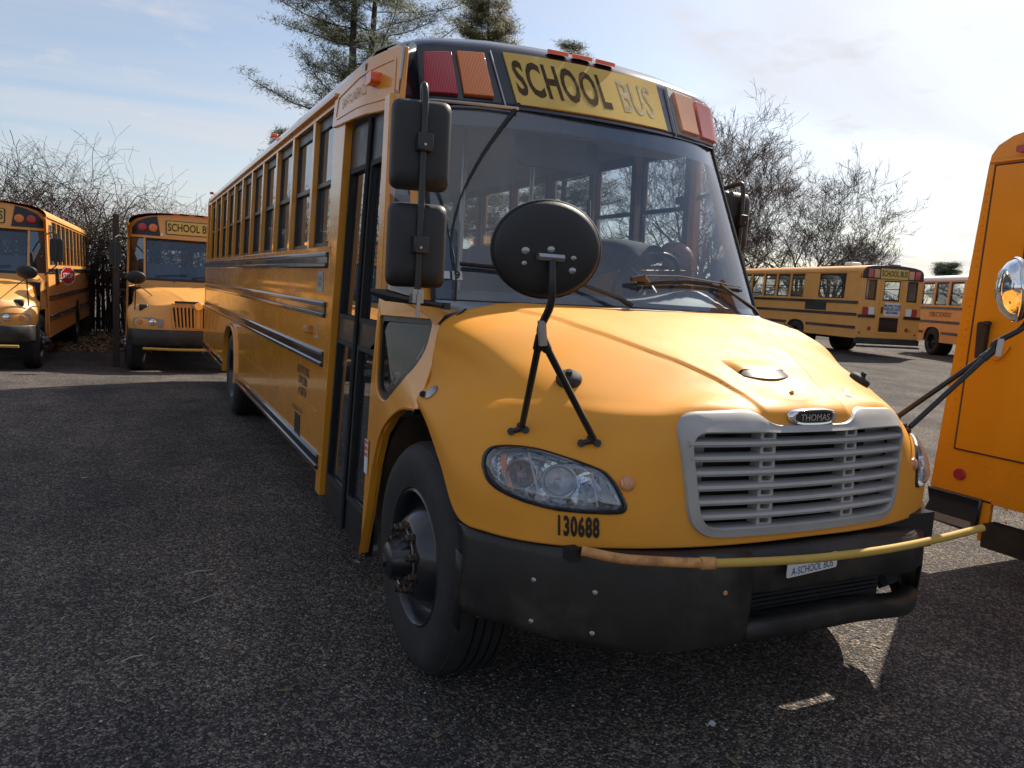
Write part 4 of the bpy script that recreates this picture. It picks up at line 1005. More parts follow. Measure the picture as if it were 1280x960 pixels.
# --- wipers
for (P, nm) in (([( -.88, .165), (-.62, .150), (-.35, .13)], 0), ([(.02, .115), (.40, .145), (.80, .125)], 1)):
    q = MB(); q.tube(crline([wsflat(u, t, .035) for u, t in P], 6), .009, 6)
    q.tube(crline([wsflat(u, t, .018) for u, t in P], 6), .005, 5)
    wb = q.build('wiper_blade', 'rubber', ws)
    q = MB(); a0 = wsflat(-.02 if nm == 0 else .90, .0, .04); a1 = wsflat(-.42 if nm == 0 else .60, .14, .045)
    if nm == 0: a0 = wsflat(-.05, .0, .04); a1 = wsflat(-.50, .15, .045)
    q.tube([a0, a0.lerp(a1, .15)+Vector((0, -.01, .01)), a1], [.016, .012, .007], 6); q.build('wiper_arm', 'black', ws)
q = MB(); q.tube([wsflat(-.02, .13, .04), wsflat(.05, .135, .05), wsflat(.08, .115, .045)], [.012, .022, .012], 6); q.tube([wsflat(u, t, .045) for u, t in ((.05, .15), (.3, .165), (.6, .15), (.78, .14))], .004, 5)
q.build('wiper_linkage', 'nut_metal', ws)
# cowl grille strip between hood and glass
q = MB(); q.grid([[wsp(-1+2*i/20, 0)+Vector((0, -.02, .004)) for i in range(21)], [wsp(-1+2*i/20, 0)+Vector((0, -.11*(1-.5*abs(-1+2*i/20)), -.02)) for i in range(21)], [wsp(-1+2*i/20, 0)+Vector((0, -.11*(1-.5*abs(-1+2*i/20)), -.10)) for i in range(21)]]); q.build('cowl_strip', 'steel', bus)

# --- cross-view mirrors on the front corners
for mir in (-1, 1):
    mm = Matrix.Diagonal((-mir, 1, 1, 1)) if mir > 0 else Matrix.Identity(4)
    V = lambda x, y, z: Vector((x if mir < 0 else -x, y, z))
    c = V(-1.178, -1.04, 1.872) if mir < 0 else Vector((1.25, -1.04, 1.875))
    fa = hitpx(650, 536); fb = hitpx(738, 551); fa = V(fa.x, fa.y, fa.z); fb = V(fb.x, fb.y, fb.z)
    jt = V(-1.172, -1.02, 1.60)
    # dish: back (domed plastic) faces the camera side (-y), mirror face looks rearwards to the driver
    nrm = V(.20, 1.0, .12).normalized() if mir < 0 else Vector((-.66, .74, -.10)).normalized()
    M = Matrix.Translation(c) @ nrm.to_track_quat('X', 'Z').to_matrix().to_4x4() @ Matrix.Diagonal((1, 1.02, .87, 1) if mir < 0 else (1, .84, .84, 1))
    q = MB(); q.lathe([(0, -.040), (.06, -.039), (.12, -.034), (.155, -.024), (.170, -.010), (.174, .0), (.174, .010), (.166, .012)], 48, M); mo = q.build('cross_view_mirror', 'plastic_black', bus, smooth=60)
    q = MB(); q.lathe([(.174, -.004), (.179, .0), (.179, .010), (.172, .014)], 48, M); q.build('mirror_rim', 'rubber' if mir < 0 else 'chrome', mo, smooth=60)
    q = MB(); q.lathe([(.168, .011), (.15, .040), (.11, .066), (.05, .082), (0, .085)], 40, M); q.build('mirror_face', 'mirror_glass', mo, smooth=80)
    q = MB(); bk = c-nrm*.042
    q.tube(crline([bk+V(0, 0, .0)-V(0, 0, .03)+V(0, -.01, 0), bk+V(.0, -.02, -.10), c+V(-.0, -.045, -.17), jt+V(0, 0, .03), jt], 5), [.013]*21, 8)
    q.tube([jt, jt.lerp(fa, .12)], .017, 8); q.tube([jt, jt.lerp(fb, .12)], .017, 8)
    q.tube([jt, fa+V(-.0, -.015, .012)], .0125, 8); q.tube([jt, fb+V(0, -.02, .012)], .0125, 8)
    q.build('mirror_arm', 'black', mo, smooth=50)
    q = MB(); q.tube([jt+V(-.01, -.02, .05), jt+V(.0, -.02, -.03)], .014, 6); q.build('clamp', 'steel', mo); q = MB(); q.tube([bk+V(-.05, -.01, -.02), bk+V(.04, -.01, -.02)], .012, 6); q.build('clamp', 'steel', mo)
    for (uu, vv, rr_) in ((-.075, -.02, .009), (.08, -.005, .013), (-.075, -.065, .012), (.08, -.05, .009), (0, .005, .012)):
        q = MB(); q.lathe([(rr_, .0), (rr_, -.006), (rr_*.5, -.009), (0, -.009)], 10, M @ Matrix.Translation((-.034, uu, vv))); q.build('screw', 'steel', mo)
    for ft in (fa, fb):
        q = MB()
        for du, dv in ((-.035, -.012), (.03, -.018), (.0, .012)):
            p_ = snap((ft.x*(1 if mir < 0 else -1)+du*.9, ft.y+du*-.3, ft.z+dv), .006) if True else ft
            p_ = V(p_.x, p_.y, p_.z); q.tube([ft+V(0, -.012, .004), p_], [.012, .010], 6); n2_ = V(-.5, -.8, .3).normalized(); q.cyl(p_-n2_*.01, p_+n2_*.008, .014, 10)
        q.build('mounting_foot', 'black', mo)
    # small round rubber mirror-rest pad on the hood side
    h = hitpx(711, 476); n_ = (hitpx(711, 476, .02)-h).normalized(); h = V(h.x, h.y, h.z); n_ = V(n_.x, n_.y, n_.z)
    q = MB(); q.lathe([(.050, -.004), (.052, .012), (.046, .024), (.03, .03), (.014, .034), (.012, .05), (0, .052)], 24, Matrix.Translation(h) @ n_.to_track_quat('X', 'Z').to_matrix().to_4x4()); q.build('mirror_rest_pad', 'rubber', bus, smooth=50)

# --- big square mirrors on a tall bracket each side
for mir in (-1, 1):
    V = (lambda x, y, z: Vector((x+.035, y, z))) if mir < 0 else (lambda x, y, z: Vector((-x+.02, y+.80, z-.06)))
    q = MB(); X0 = -1.262
    P = [V(-1.13, .52, 2.46), V(-1.17, .33, 2.52), V(X0+.01, .10, 2.585), V(X0, .05, 2.565), V(X0, .04, 2.45), V(X0, .04, 2.2), V(X0, .04, 1.75), V(X0, .04, 1.69), V(X0+.01, .05, 1.66)]
    q.tube(crline(P, 5), .0155, 8); br = q.build('side_mirror_bracket', 'black', bus, smooth=50)
    q = MB(); q.tube([V(-1.36, .16, 1.685), V(-1.30, .12, 1.675), V(-1.24, .08, 1.665), V(-1.12, .06, 1.652)], [.026, .020, .015, .012], 8); q.tube([V(-1.43, .19, 1.70), V(-1.36, .16, 1.685)], [.012, .028], 8); q.build('mirror_hinge', 'black', br)
    q = MB(); q.box(V(X0, .05, 1.69), (.05, .05, .06)); q.tube([V(X0, .02, 1.70), V(X0, .02, 1.60)], .009, 6); q.build('hinge_pin', 'steel', br)
    q = MB(); q.box(V(-1.12, .06, 1.652), (.03, .05, .03)); q.box(V(-1.13, .52, 2.50), (.05, .07, .05)); q.build('bracket_foot', 'black', br)
    for (zc_, hh, ww, tl) in ((2.345, .385, .262, .0), (1.912, .37, .262, .0)):
        # shell: domed back, flat mirror face looking rearwards (+y)
        q = MB(); rows = []
        yc_ = .118; dirn = V(.20, 1, 0).normalized(); rr_ = Vector((dirn.y, -dirn.x, 0))
        xo = X0+.012
        for (s_, d) in ((.55, -.062), (.74, -.058), (.90, -.044), (.97, -.026), (1.0, .0), (1.0, .020), (.965, .026)):
            r_ = []
            P2 = roundpoly(rect(-ww/2*s_, -hh/2*s_, ww/2*s_, hh/2*s_), .045*s_, 5)
            for a, b in P2: p_ = V(xo, yc_, zc_)+rr_*a+Vector((0, 0, b))+dirn*d; r_.append(p_)
            r_.append(r_[0]); rows.append(r_)
        q.grid(rows); n = len(rows[0])-1; q.f.append(tuple(range(n))); q.mi.append(0)
        mo = q.build('side_mirror', 'plastic_black', bus, smooth=45)
        q = MB(); q.v = [V(xo, yc_, zc_)+rr_*a+Vector((0, 0, b))+dirn*.024 for a, b in roundpoly(rect(-ww/2*.96, -hh/2*.96, ww/2*.96, hh/2*.96), .04, 5)]; q.f = [tuple(range(len(q.v)))]; q.mi = [0]; q.build('mirror_face', 'mirror_glass', mo, smooth=0)
        q = MB(); q.box(V(X0, .030, zc_), (.068, .05, .075)); q.build('clamp', 'black', mo, bevel=.006)
        q = MB(); q.cyl(V(X0-.005, .0, zc_-.012), V(X0-.005, .01, zc_-.012), .006, 8); q.build('screw', 'steel', mo)

# --- inside the cab
q = MB(); rows = []
for (dy, dz) in ((.06, .0), (.20, .055), (.36, .05), (.46, .0), (.48, -.25)):
    rows.append([wsp(-.97+1.94*i/24, 0)*1+Vector((0, dy, dz+(.07*math.exp(-((-.97+1.94*i/24-.55)/.28)**2) if dy > .1 else 0))) for i in range(25)])
q.grid(rows); q.box2((-1.0, .60, .95), (1.0, .70, 1.60)); q.build('dashboard', 'dash', bus, smooth=60)
q = MB(); q.v = [wsp(u, 0)+Vector((0, dy, dz)) for u, dy, dz in ((.05, .20, .065), (.30, .20, .07), (.28, .36, .065), (.08, .36, .065))]; q.f = [(0, 1, 2, 3)]; q.mi = [0]; q.build('papers_on_dash', 'white', bus)
M = Matrix.Translation((.60, .90, 1.84)) @ Matrix.Rotation(R(-52), 4, 'X')
q = MB(); q.tube([M @ Vector((.225*math.cos(t), .225*math.sin(t), 0)) for t in [2*PI*k/40 for k in range(41)]], .014, 8)
for t in (R(90), R(210), R(330)): q.tube([M @ Vector((0, 0, -.02)), M @ Vector((.22*math.cos(t), .22*math.sin(t), 0))], .011, 6)
q.tube([M @ Vector((0, 0, 0)), M @ Vector((0, 0, -.35))], .03, 8); q.build('steering_wheel', 'black', bus, smooth=60)
q = MB(); q.panel(roundpoly(rect(.33, 1.45, .83, 2.44), [.04, .04, .16, .16]), [], lambda a, b, t: (a, 2.0+(b-1.45)*.12+t, b), .13); q.panel(roundpoly(rect(1.52, 1.36, 2.06, 1.50), .04), [], lambda a, b, t: (.33+t, a, b), .5); q.box2((.42, 1.65, .94), (.74, 1.95, 1.37))
q.build('driver_seat', 'seat_vinyl', bus, bevel=.03)
q = MB(); q.tube([(.98, 2.30, 2.50), (.99, 2.28, 2.2), (.97, 2.26, 1.9)], .022, 4); q.build('seat_belt', 'black', bus)
q = MB(); q.panel(roundpoly(rect(-.98, 1.40, -.30, 2.22), [.02, .02, .12, .12]), [], lambda a, b, t: (a, 1.95+t, b), .08); q.build('front_barrier', 'seat_vinyl', bus, bevel=.02)
q = MB(); q.panel(roundpoly(rect(-.42, 2.44, .12, 2.63), .06), [], lambda a, b, t: (a, .78+t+(b-2.5)*.2, b), .04); q.tube([(-.15, .8, 2.62), (-.15, .85, 2.8)], .012, 6); q.build('interior_mirror', 'black', bus, bevel=.01)
q = MB(); q.tube([(.25, 1.9, .94), (.25, 1.9, 2.95)], .018, 8); q.tube([(-.28, 1.9, .94), (-.28, 1.9, 2.95)], .018, 8); q.build('stanchion', 'steel', bus)
q = MB(); q.box2((-.95, .98, 2.68), (.95, 1.25, 2.93)); q.build('header_console', 'interior', bus, bevel=.02)

# --- person bent over at the driver's place
def skinfig(name, J, E_, mt_, parent=None, sub=2):
    me = bpy.data.meshes.new(name); me.from_pydata([p[0] for p in J], E_, []); o = bpy.data.objects.new(name, me); COL.objects.link(o)
    sk = o.modifiers.new('skin', 'SKIN'); sk.use_smooth_shade = True
    for i, p in enumerate(J):
        rr_ = p[1]; o.data.skin_vertices[0].data[i].radius = rr_ if isinstance(rr_, tuple) else (rr_, rr_)
    o.data.skin_vertices[0].data[0].use_root = True
    s_ = o.modifiers.new('sub', 'SUBSURF'); s_.levels = sub; s_.render_levels = sub
    me.materials.append(MATS[mt_])
    dg = bpy.context.evaluated_depsgraph_get(); dg.update(); m2 = bpy.data.meshes.new_from_object(o.evaluated_get(dg)); o.modifiers.clear(); o.data = m2
    for p in m2.polygons: p.use_smooth = True
    if parent: o.parent = parent
    return o
J = [((.38, 1.62, 1.76), (.15, .13)), ((.46, 1.52, 1.93), (.15, .13)), ((.60, 1.40, 2.04), (.16, .13)), ((.76, 1.28, 2.05), (.15, .115)), ((.87, 1.20, 2.04), (.07, .07)), ((.93, 1.16, 2.045), (.055, .055)),
     ((.80, 1.44, 2.00), .062), ((.88, 1.36, 1.78), .05), ((.78, 1.16, 1.66), .038),
     ((.66, 1.14, 1.98), .062), ((.56, 1.04, 1.80), .05), ((.60, .98, 1.66), .036),
     ((.32, 1.66, 1.66), (.10, .10)), ((.27, 1.56, 1.34), .075), ((.28, 1.72, 1.04), .05),
     ((.46, 1.72, 1.66), (.10, .10)), ((.47, 1.64, 1.34), .075), ((.46, 1.84, 1.04), .05)]
E_ = [(0, 1), (1, 2), (2, 3), (3, 4), (4, 5), (3, 6), (6, 7), (7, 8), (3, 9), (9, 10), (10, 11), (0, 12), (12, 13), (13, 14), (0, 15), (15, 16), (16, 17)]
person = skinfig('person', J, E_, 'jacket')
tag(person, 'person in a dark jacket bending down behind the steering wheel of the near bus', 'person')
q = MB()
hc = Vector((1.0, 1.13, 2.04)); hM = Matrix.Translation(hc) @ Vector((.75, -.45, -.30)).to_track_quat('X', 'Z').to_matrix().to_4x4()
# head: long axis follows the neck, face turned down
rows = []
for i in range(19):
    t = PI*i/18; r_ = []
    for j in range(25):
        a = 2*PI*j/24; x = .118*math.cos(t); y = .078*math.sin(t)*math.cos(a); z = .092*math.sin(t)*math.sin(a)
        if z < 0:      # face side: brow, nose, mouth, chin
            f_ = math.exp(-(y/.014)**2); z -= .020*f_*math.exp(-((x+.005)/.022)**2); z -= .006*math.exp(-((x+.055)/.012)**2)*math.exp(-(y/.03)**2)
            for sy in (-1, 1): z += .012*math.exp(-((y-sy*.030)/.013)**2-((x-.022)/.012)**2)
            if x < -.05: z *= .92
        r_.append(hM @ Vector((x, y, z)))
    rows.append(r_)
q.grid(rows)
for sy in (-1, 1): q.tube([hM @ Vector((.01, sy*.076, .0)), hM @ Vector((-.005, sy*.088, .012)), hM @ Vector((-.035, sy*.080, .01))], [.010, .016, .008], 8)
head = q.build('head', 'skin', person, smooth=80)
for sd, hp, fd in ((1, Vector((.78, 1.16, 1.66)), Vector((-.35, -.7, -.5))), (-1, Vector((.60, .98, 1.66)), Vector((.1, -.8, .3)))):
    fd.normalize(); sdv = fd.cross(Vector((0, 0, 1))).normalized(); JJ = [(tuple(hp), .03), (tuple(hp+fd*.06), (.042, .018)), (tuple(hp+fd*.09), (.040, .016))]; EE = [(0, 1), (1, 2)]
    for k, ln in enumerate((.066, .078, .072, .056)):
        b0 = hp+fd*.085+sdv*(-.030+.020*k); i0 = len(JJ); JJ += [(tuple(b0), .010), (tuple(b0+fd*ln*.5), .009), (tuple(b0+fd*ln*.8+Vector((0, 0, -.02))), .008)]; EE += [(2, i0), (i0, i0+1), (i0+1, i0+2)]
    i0 = len(JJ); JJ += [(tuple(hp+fd*.03+sdv*.04), .012), (tuple(hp+fd*.065+sdv*.062), .010)]; EE += [(0, i0), (i0, i0+1)]
    skinfig('hand', JJ, EE, 'skin', person, 1)


# ================================================================== REAR-END DETAILS shared by the buses seen from behind
def disc(parent, name, mt_, c, axis, r, d=.012, n=20):
    q = MB(); M = Matrix.Translation(c) @ Vector(axis).to_track_quat('X', 'Z').to_matrix().to_4x4(); q.lathe([(r, -.004), (r, d*.6), (r*.9, d), (0, d*1.1)], n, M); return q.build(name, mt_, parent, smooth=40)

# ---- the bus whose tail pokes in at the right edge (stands square to the near bus)
tb = thing('school_bus', 'deep yellow bus tail at the right edge with riveted panel and red reflector', 'school bus', (2.75+8.0, -.953, 0), PI/2, G); tb.scale = (1, 1, .955)
LEAN = .085
ww = [(1.0+.78*k, 1.0+.78*k+.71) for k in range(8)]
shell(tb, .0, .0, 8.0, {1: ww, -1: ww}, 'yellow_sat', 5.6, skirtz=.545, rearwin=False, seats=False)
wheel(tb, 1.21, 5.6, 1, front=False, dual=True); wheel(tb, -1.21, 5.6, -1, front=False, dual=True); wheel(tb, 1.2, -.9, 1); wheel(tb, -1.2, -.9, -1)
q = MB(); q.box2((-1.1, -1.9, .9), (1.1, 0, 1.65)); q.build('hood', 'yellow_sat', tb, bevel=.2)
Yb = 8.004
def onrear(a, b, t): return (a, Yb+t, b)
# tall flush panel with a dark gap and hinge rivets
q = MB(); q.panel(roundpoly([(-1.03, .885), (1.084, .885), (1.050, 2.86), (-1.0, 2.86)], .01), [], lambda a, b, t: onrear(a, b, .004+t), .008); pnl = q.build('rear_panel', 'yellow_sat', tb, bevel=.003)
q = MB(); q.panel(roundpoly([(-1.043, .872), (1.099, .872), (1.065, 2.873), (-1.013, 2.873)], .01), [roundpoly([(-1.032, .883), (1.086, .883), (1.052, 2.862), (-1.002, 2.862)], .01)], lambda a, b, t: onrear(a, b, .002+t), .006); q.build('panel_gap', 'liner', pnl)
for (x0, z0, x1, z1, n) in ((1.150, .90, 1.100, 2.74, 34), (1.04, .80, -1.0, .80, 26), (.82, .75, .80, .48, 4), (.70, .62, .69, .45, 3)):
    q = MB()
    for k in range(n):
        t = k/(n-1); q.lathe([(.009, -.002), (.008, .003), (0, .004)], 6, Matrix.Translation(onrear(x0+(x1-x0)*t, z0+(z1-z0)*t, .001)) @ Matrix.Rotation(PI/2, 4, 'Z'))
    q.build('rivet_row', 'yellow_pale' if n < 9 else 'yellow_sat', tb)
disc(tb, 'red_reflector', 'red_lens', onrear(1.036, .70, 0), (0, 1, 0), .042, .016, 28)
q = MB(); q.panel(roundpoly(rect(.76, 2.93, .92, 2.975), .015), [], lambda a, b, t: onrear(a, b, t), .04); q.build('clearance_lamp', 'red_lens', tb, bevel=.01)
q = MB(); q.panel([(-1.07, 2.882), (1.10, 2.882), (1.09, 2.902), (-1.06, 2.902)], [], onrear, .02); q.build('rain_gutter', 'yellow_sat', tb, bevel=.005)
q = MB(); q.panel(roundpoly([(.955, 1.54), (1.005, 1.54), (1.015, 1.79), (.975, 1.80), (.95, 1.78)], .015), [], lambda a, b, t: onrear(a, b, .012+t), .045); q.tube([onrear(.965, 1.785, .05), onrear(.93, 1.785, .055)], .018, 8); q.build('door_handle', 'plastic_black', pnl, bevel=.008)
q = MB(); q.tube(crline([onrear(.90, 1.545, .02), onrear(.865, 1.55, .03), onrear(.83, 1.59, .032), onrear(.81, 1.64, .02)], 5), .009, 6); q.build('grab_loop', 'yellow_sat', pnl)
q = MB(); q.panel(roundpoly(rect(-.50, 1.93, .80, 2.62), .08), [], lambda a, b, t: onrear(a, b, .008+t), .014); rwn = q.build('rear_window', 'black', pnl, bevel=.004)
q = MB(); q.panel(roundpoly(rect(-.46, 1.97, .76, 2.58), .06), [], lambda a, b, t: onrear(a, b, .023+t), .003); q.build('pane', 'dark_glass', rwn)
# black corner box (smoked plastic) and bumper
q = MB(); P = [(1.25, .565), (1.225, .46), (1.26, .37), (1.20, .32), (.90, .31), (.865, .335), (.855, .565)]
q.panel(P, [], lambda a, b, t: onrear(a, b, -.06+t), .085); cb = q.build('corner_guard', 'gloss_black', tb, bevel=.012)
q = MB(); q.panel(roundpoly(rect(.90, .335, 1.20, .39), .01), [], lambda a, b, t: onrear(a, b, .024+t), .004); q.build('guard_foot', 'steel', cb)
q = MB(); q.panel(roundpoly(rect(-.80, .25, .80, .42), .01), [], lambda a, b, t: onrear(a, b, -.06+t), .12); q.panel(rect(-.79, .33, .79, .345), [], lambda a, b, t: onrear(a, b, .058+t), .006); q.build('rear_bumper', 'bumper_black', tb, bevel=.012)
q = MB(); q.panel(rect(.80, .27, .862, .56), [], lambda a, b, t: onrear(a, b, -.03+t), .03); q.build('bumper_bracket', 'yellow_sat', tb)

LEAN = 0.0
# ---- bus further back seen from its rear left corner
def facing(px, py, d): p = CAM+ray(px, py)*d; return Vector((p.x, p.y, .19))
rzA = R(166.6); MA = Matrix.Rotation(rzA, 3, 'Z'); cA = facing(1066, 445, 26.5)
YA = 10.0; locA = cA-MA @ Vector((1.235, YA, 0))
ba = thing('school_bus', 'pale yellow bus seen from behind with a white notice on its rear door', 'school bus', locA, rzA, G)
wA = [(YA-2.35-.98*k-.86, YA-2.35-.98*k) for k in range(1, 8)][::-1]; wA.append((YA-2.40, YA-.85-.0))
wA = [(a, b) for a, b in wA]
shell(ba, .2, .2, YA, {1: wA, -1: wA}, 'yellow_pale', 6.4, skirtz=.62, rails=(1.83, 1.42, .98), seats=False, railsides=(1, -1))
for x_ in (1, -1): wheel(ba, x_*1.21, 6.4, x_, front=False, dual=True); wheel(ba, x_*1.2, -.9, x_)
q = MB(); q.box2((-1.1, -1.9, .7), (1.1, .2, 1.6)); q.build('hood', 'yellow_pale', ba, bevel=.2)
RA = lambda a, b, t: (a, YA+t, b)     # seen from behind +x is left in the picture
q = MB(); q.panel([(-1.20, 2.66), (1.20, 2.66), (1.185, 2.90), (1.08, 3.02), (.8, 3.10), (.3, 3.14), (-.3, 3.14), (-.8, 3.10), (-1.08, 3.02), (-1.185, 2.90)], [], lambda a, b, t: RA(a, b, -.10+t), .13); capA = q.build('rear_cap', 'black', ba, bevel=.01)
q = MB(); q.panel(rect(-.56, 2.68, .52, 3.02), [], lambda a, b, t: RA(a, b, .03+t), .01); sg = q.build('destination_sign', 'sign_yellow', ba)
text('sign_letters', 'SCHOOL BUS', .27, 'letter_black', sg, lambda u, v, w: RA(-.02-u, 2.85+v, .042+w), sx=.62, ext=.002, bold=.004)
for sd in (1, -1):
    for (x, mt_) in ((.68, 'pale_amber'), (.92, 'red_lens')):
        q = MB(); q.panel(roundpoly(rect(sd*x-.10, 2.70, sd*x+.10, 2.98), .02), [], lambda a, b, t: RA(a, b, .03+t), .03); q.build('warning_light', mt_, ba, bevel=.01)
    for (x, mt_) in ((.96, 'red_lens'), (.74, 'letter_white')):
        q = MB(); q.panel(roundpoly(rect(sd*x-.11, 1.45, sd*x+.11, 1.70), .03), [], lambda a, b, t: RA(a, b, t), .03); q.build('tail_lamp', mt_, ba, bevel=.008)
    q = MB(); q.box((sd*.90, YA+.02, 1.39), (.66, .04, .10)); q.build('rub_rail', 'rail_black', ba)
    disc(ba, 'red_reflector', 'red_lens', RA(sd*.74, .98, 0), (0, 1, 0), .075); disc(ba, 'red_reflector', 'red_lens', RA(sd*1.10, .82, 0), (0, 1, 0), .04)
q = MB(); q.panel(rect(-.44, .80, .44, 2.66), [rect(-.41, .83, .41, 2.63)], RA, .02); dr_ = q.build('rear_door', 'yellow_pale', ba)
q = MB(); q.panel(rect(-.37, .88, .37, 1.37), [], RA, .012); q.build('dark_lower_pane', 'gloss_black', dr_)
q = MB(); q.panel(rect(-.40, 1.43, .22, 1.88), [], RA, .008); nb = q.build('notice_panel', 'white', dr_)
text('notice_letters', 'UNLAWFUL TO PASS\nWHEN RED LIGHTS\nARE FLASHING', .125, 'letter_blue', nb, lambda u, v, w: RA(-.09-u, 1.655+v, .010+w), sx=.58, ext=.001, bold=.006)
q = MB(); q.box((.32, YA+.02, 1.62), (.04, .05, .22)); q.build('handle', 'black', dr_)
text('fleet_number', '215', .15, 'letter_brown', ba, lambda u, v, w: RA(-.86-u, .93+v, .003+w), sx=.7, ext=.002)
q = MB(); q.box2((-1.22, YA-.1, .45), (1.22, YA+.12, .66)); q.box2((-1.20, YA+.0, .34), (1.20, YA+.20, .40)); q.build('rear_bumper', 'bumper_black', ba, bevel=.02)
for x in (-.16, 0, .16): q = MB(); q.box((x, YA+.0, 3.155), (.13, .05, .04)); q.build('clearance_lamp', 'red_lens', ba)
q = MB(); q.box((.45, YA-1.6, 3.19), (.42, .42, .14)); q.build('roof_hatch', 'white', ba, bevel=.05)
q = MB(); q.panel(rect(6.9, 1.50, 8.2, 1.80), [], lambda a, b, t: (sidex(b)+t, a, b), .004); q.build('black_patch', 'black', ba)

# ---- bus behind it, white roof, side on
rzB = math.atan2(.447, -.894); MBm = Matrix.Rotation(rzB, 3, 'Z'); cB = facing(1161, 449, 30.5); locB = cB-MBm @ Vector((1.22, 1.9, 0))
bb = thing('school_bus', 'white roofed yellow bus side on behind the notice bus, PUBLIC SCHOOLS on its flank', 'school bus', locB, rzB, G)
wB = [(.75+1.02*k, .75+1.02*k+.88) for k in range(8)]
shell(bb, .2, .2, 9.5, {1: wB, -1: wB}, 'yellow_pale', 1.9, skirtz=.52, rails=(1.83, 1.30, .88), seats=False, roofmat='white_roof')
for x_ in (1, -1): wheel(bb, x_*1.21, 1.9, x_, front=False, dual=True)
for x_ in (1, -1): wheel(bb, x_*1.21, 8.6, x_, front=False)
text('flank_letters', 'PUBLIC SCHOOLS', .26, 'letter_brown', bb, lambda u, v, w: (sidex(1.6)+.004+w, 1.55+u, 1.58+v), sx=.75, align='LEFT', ext=.002)

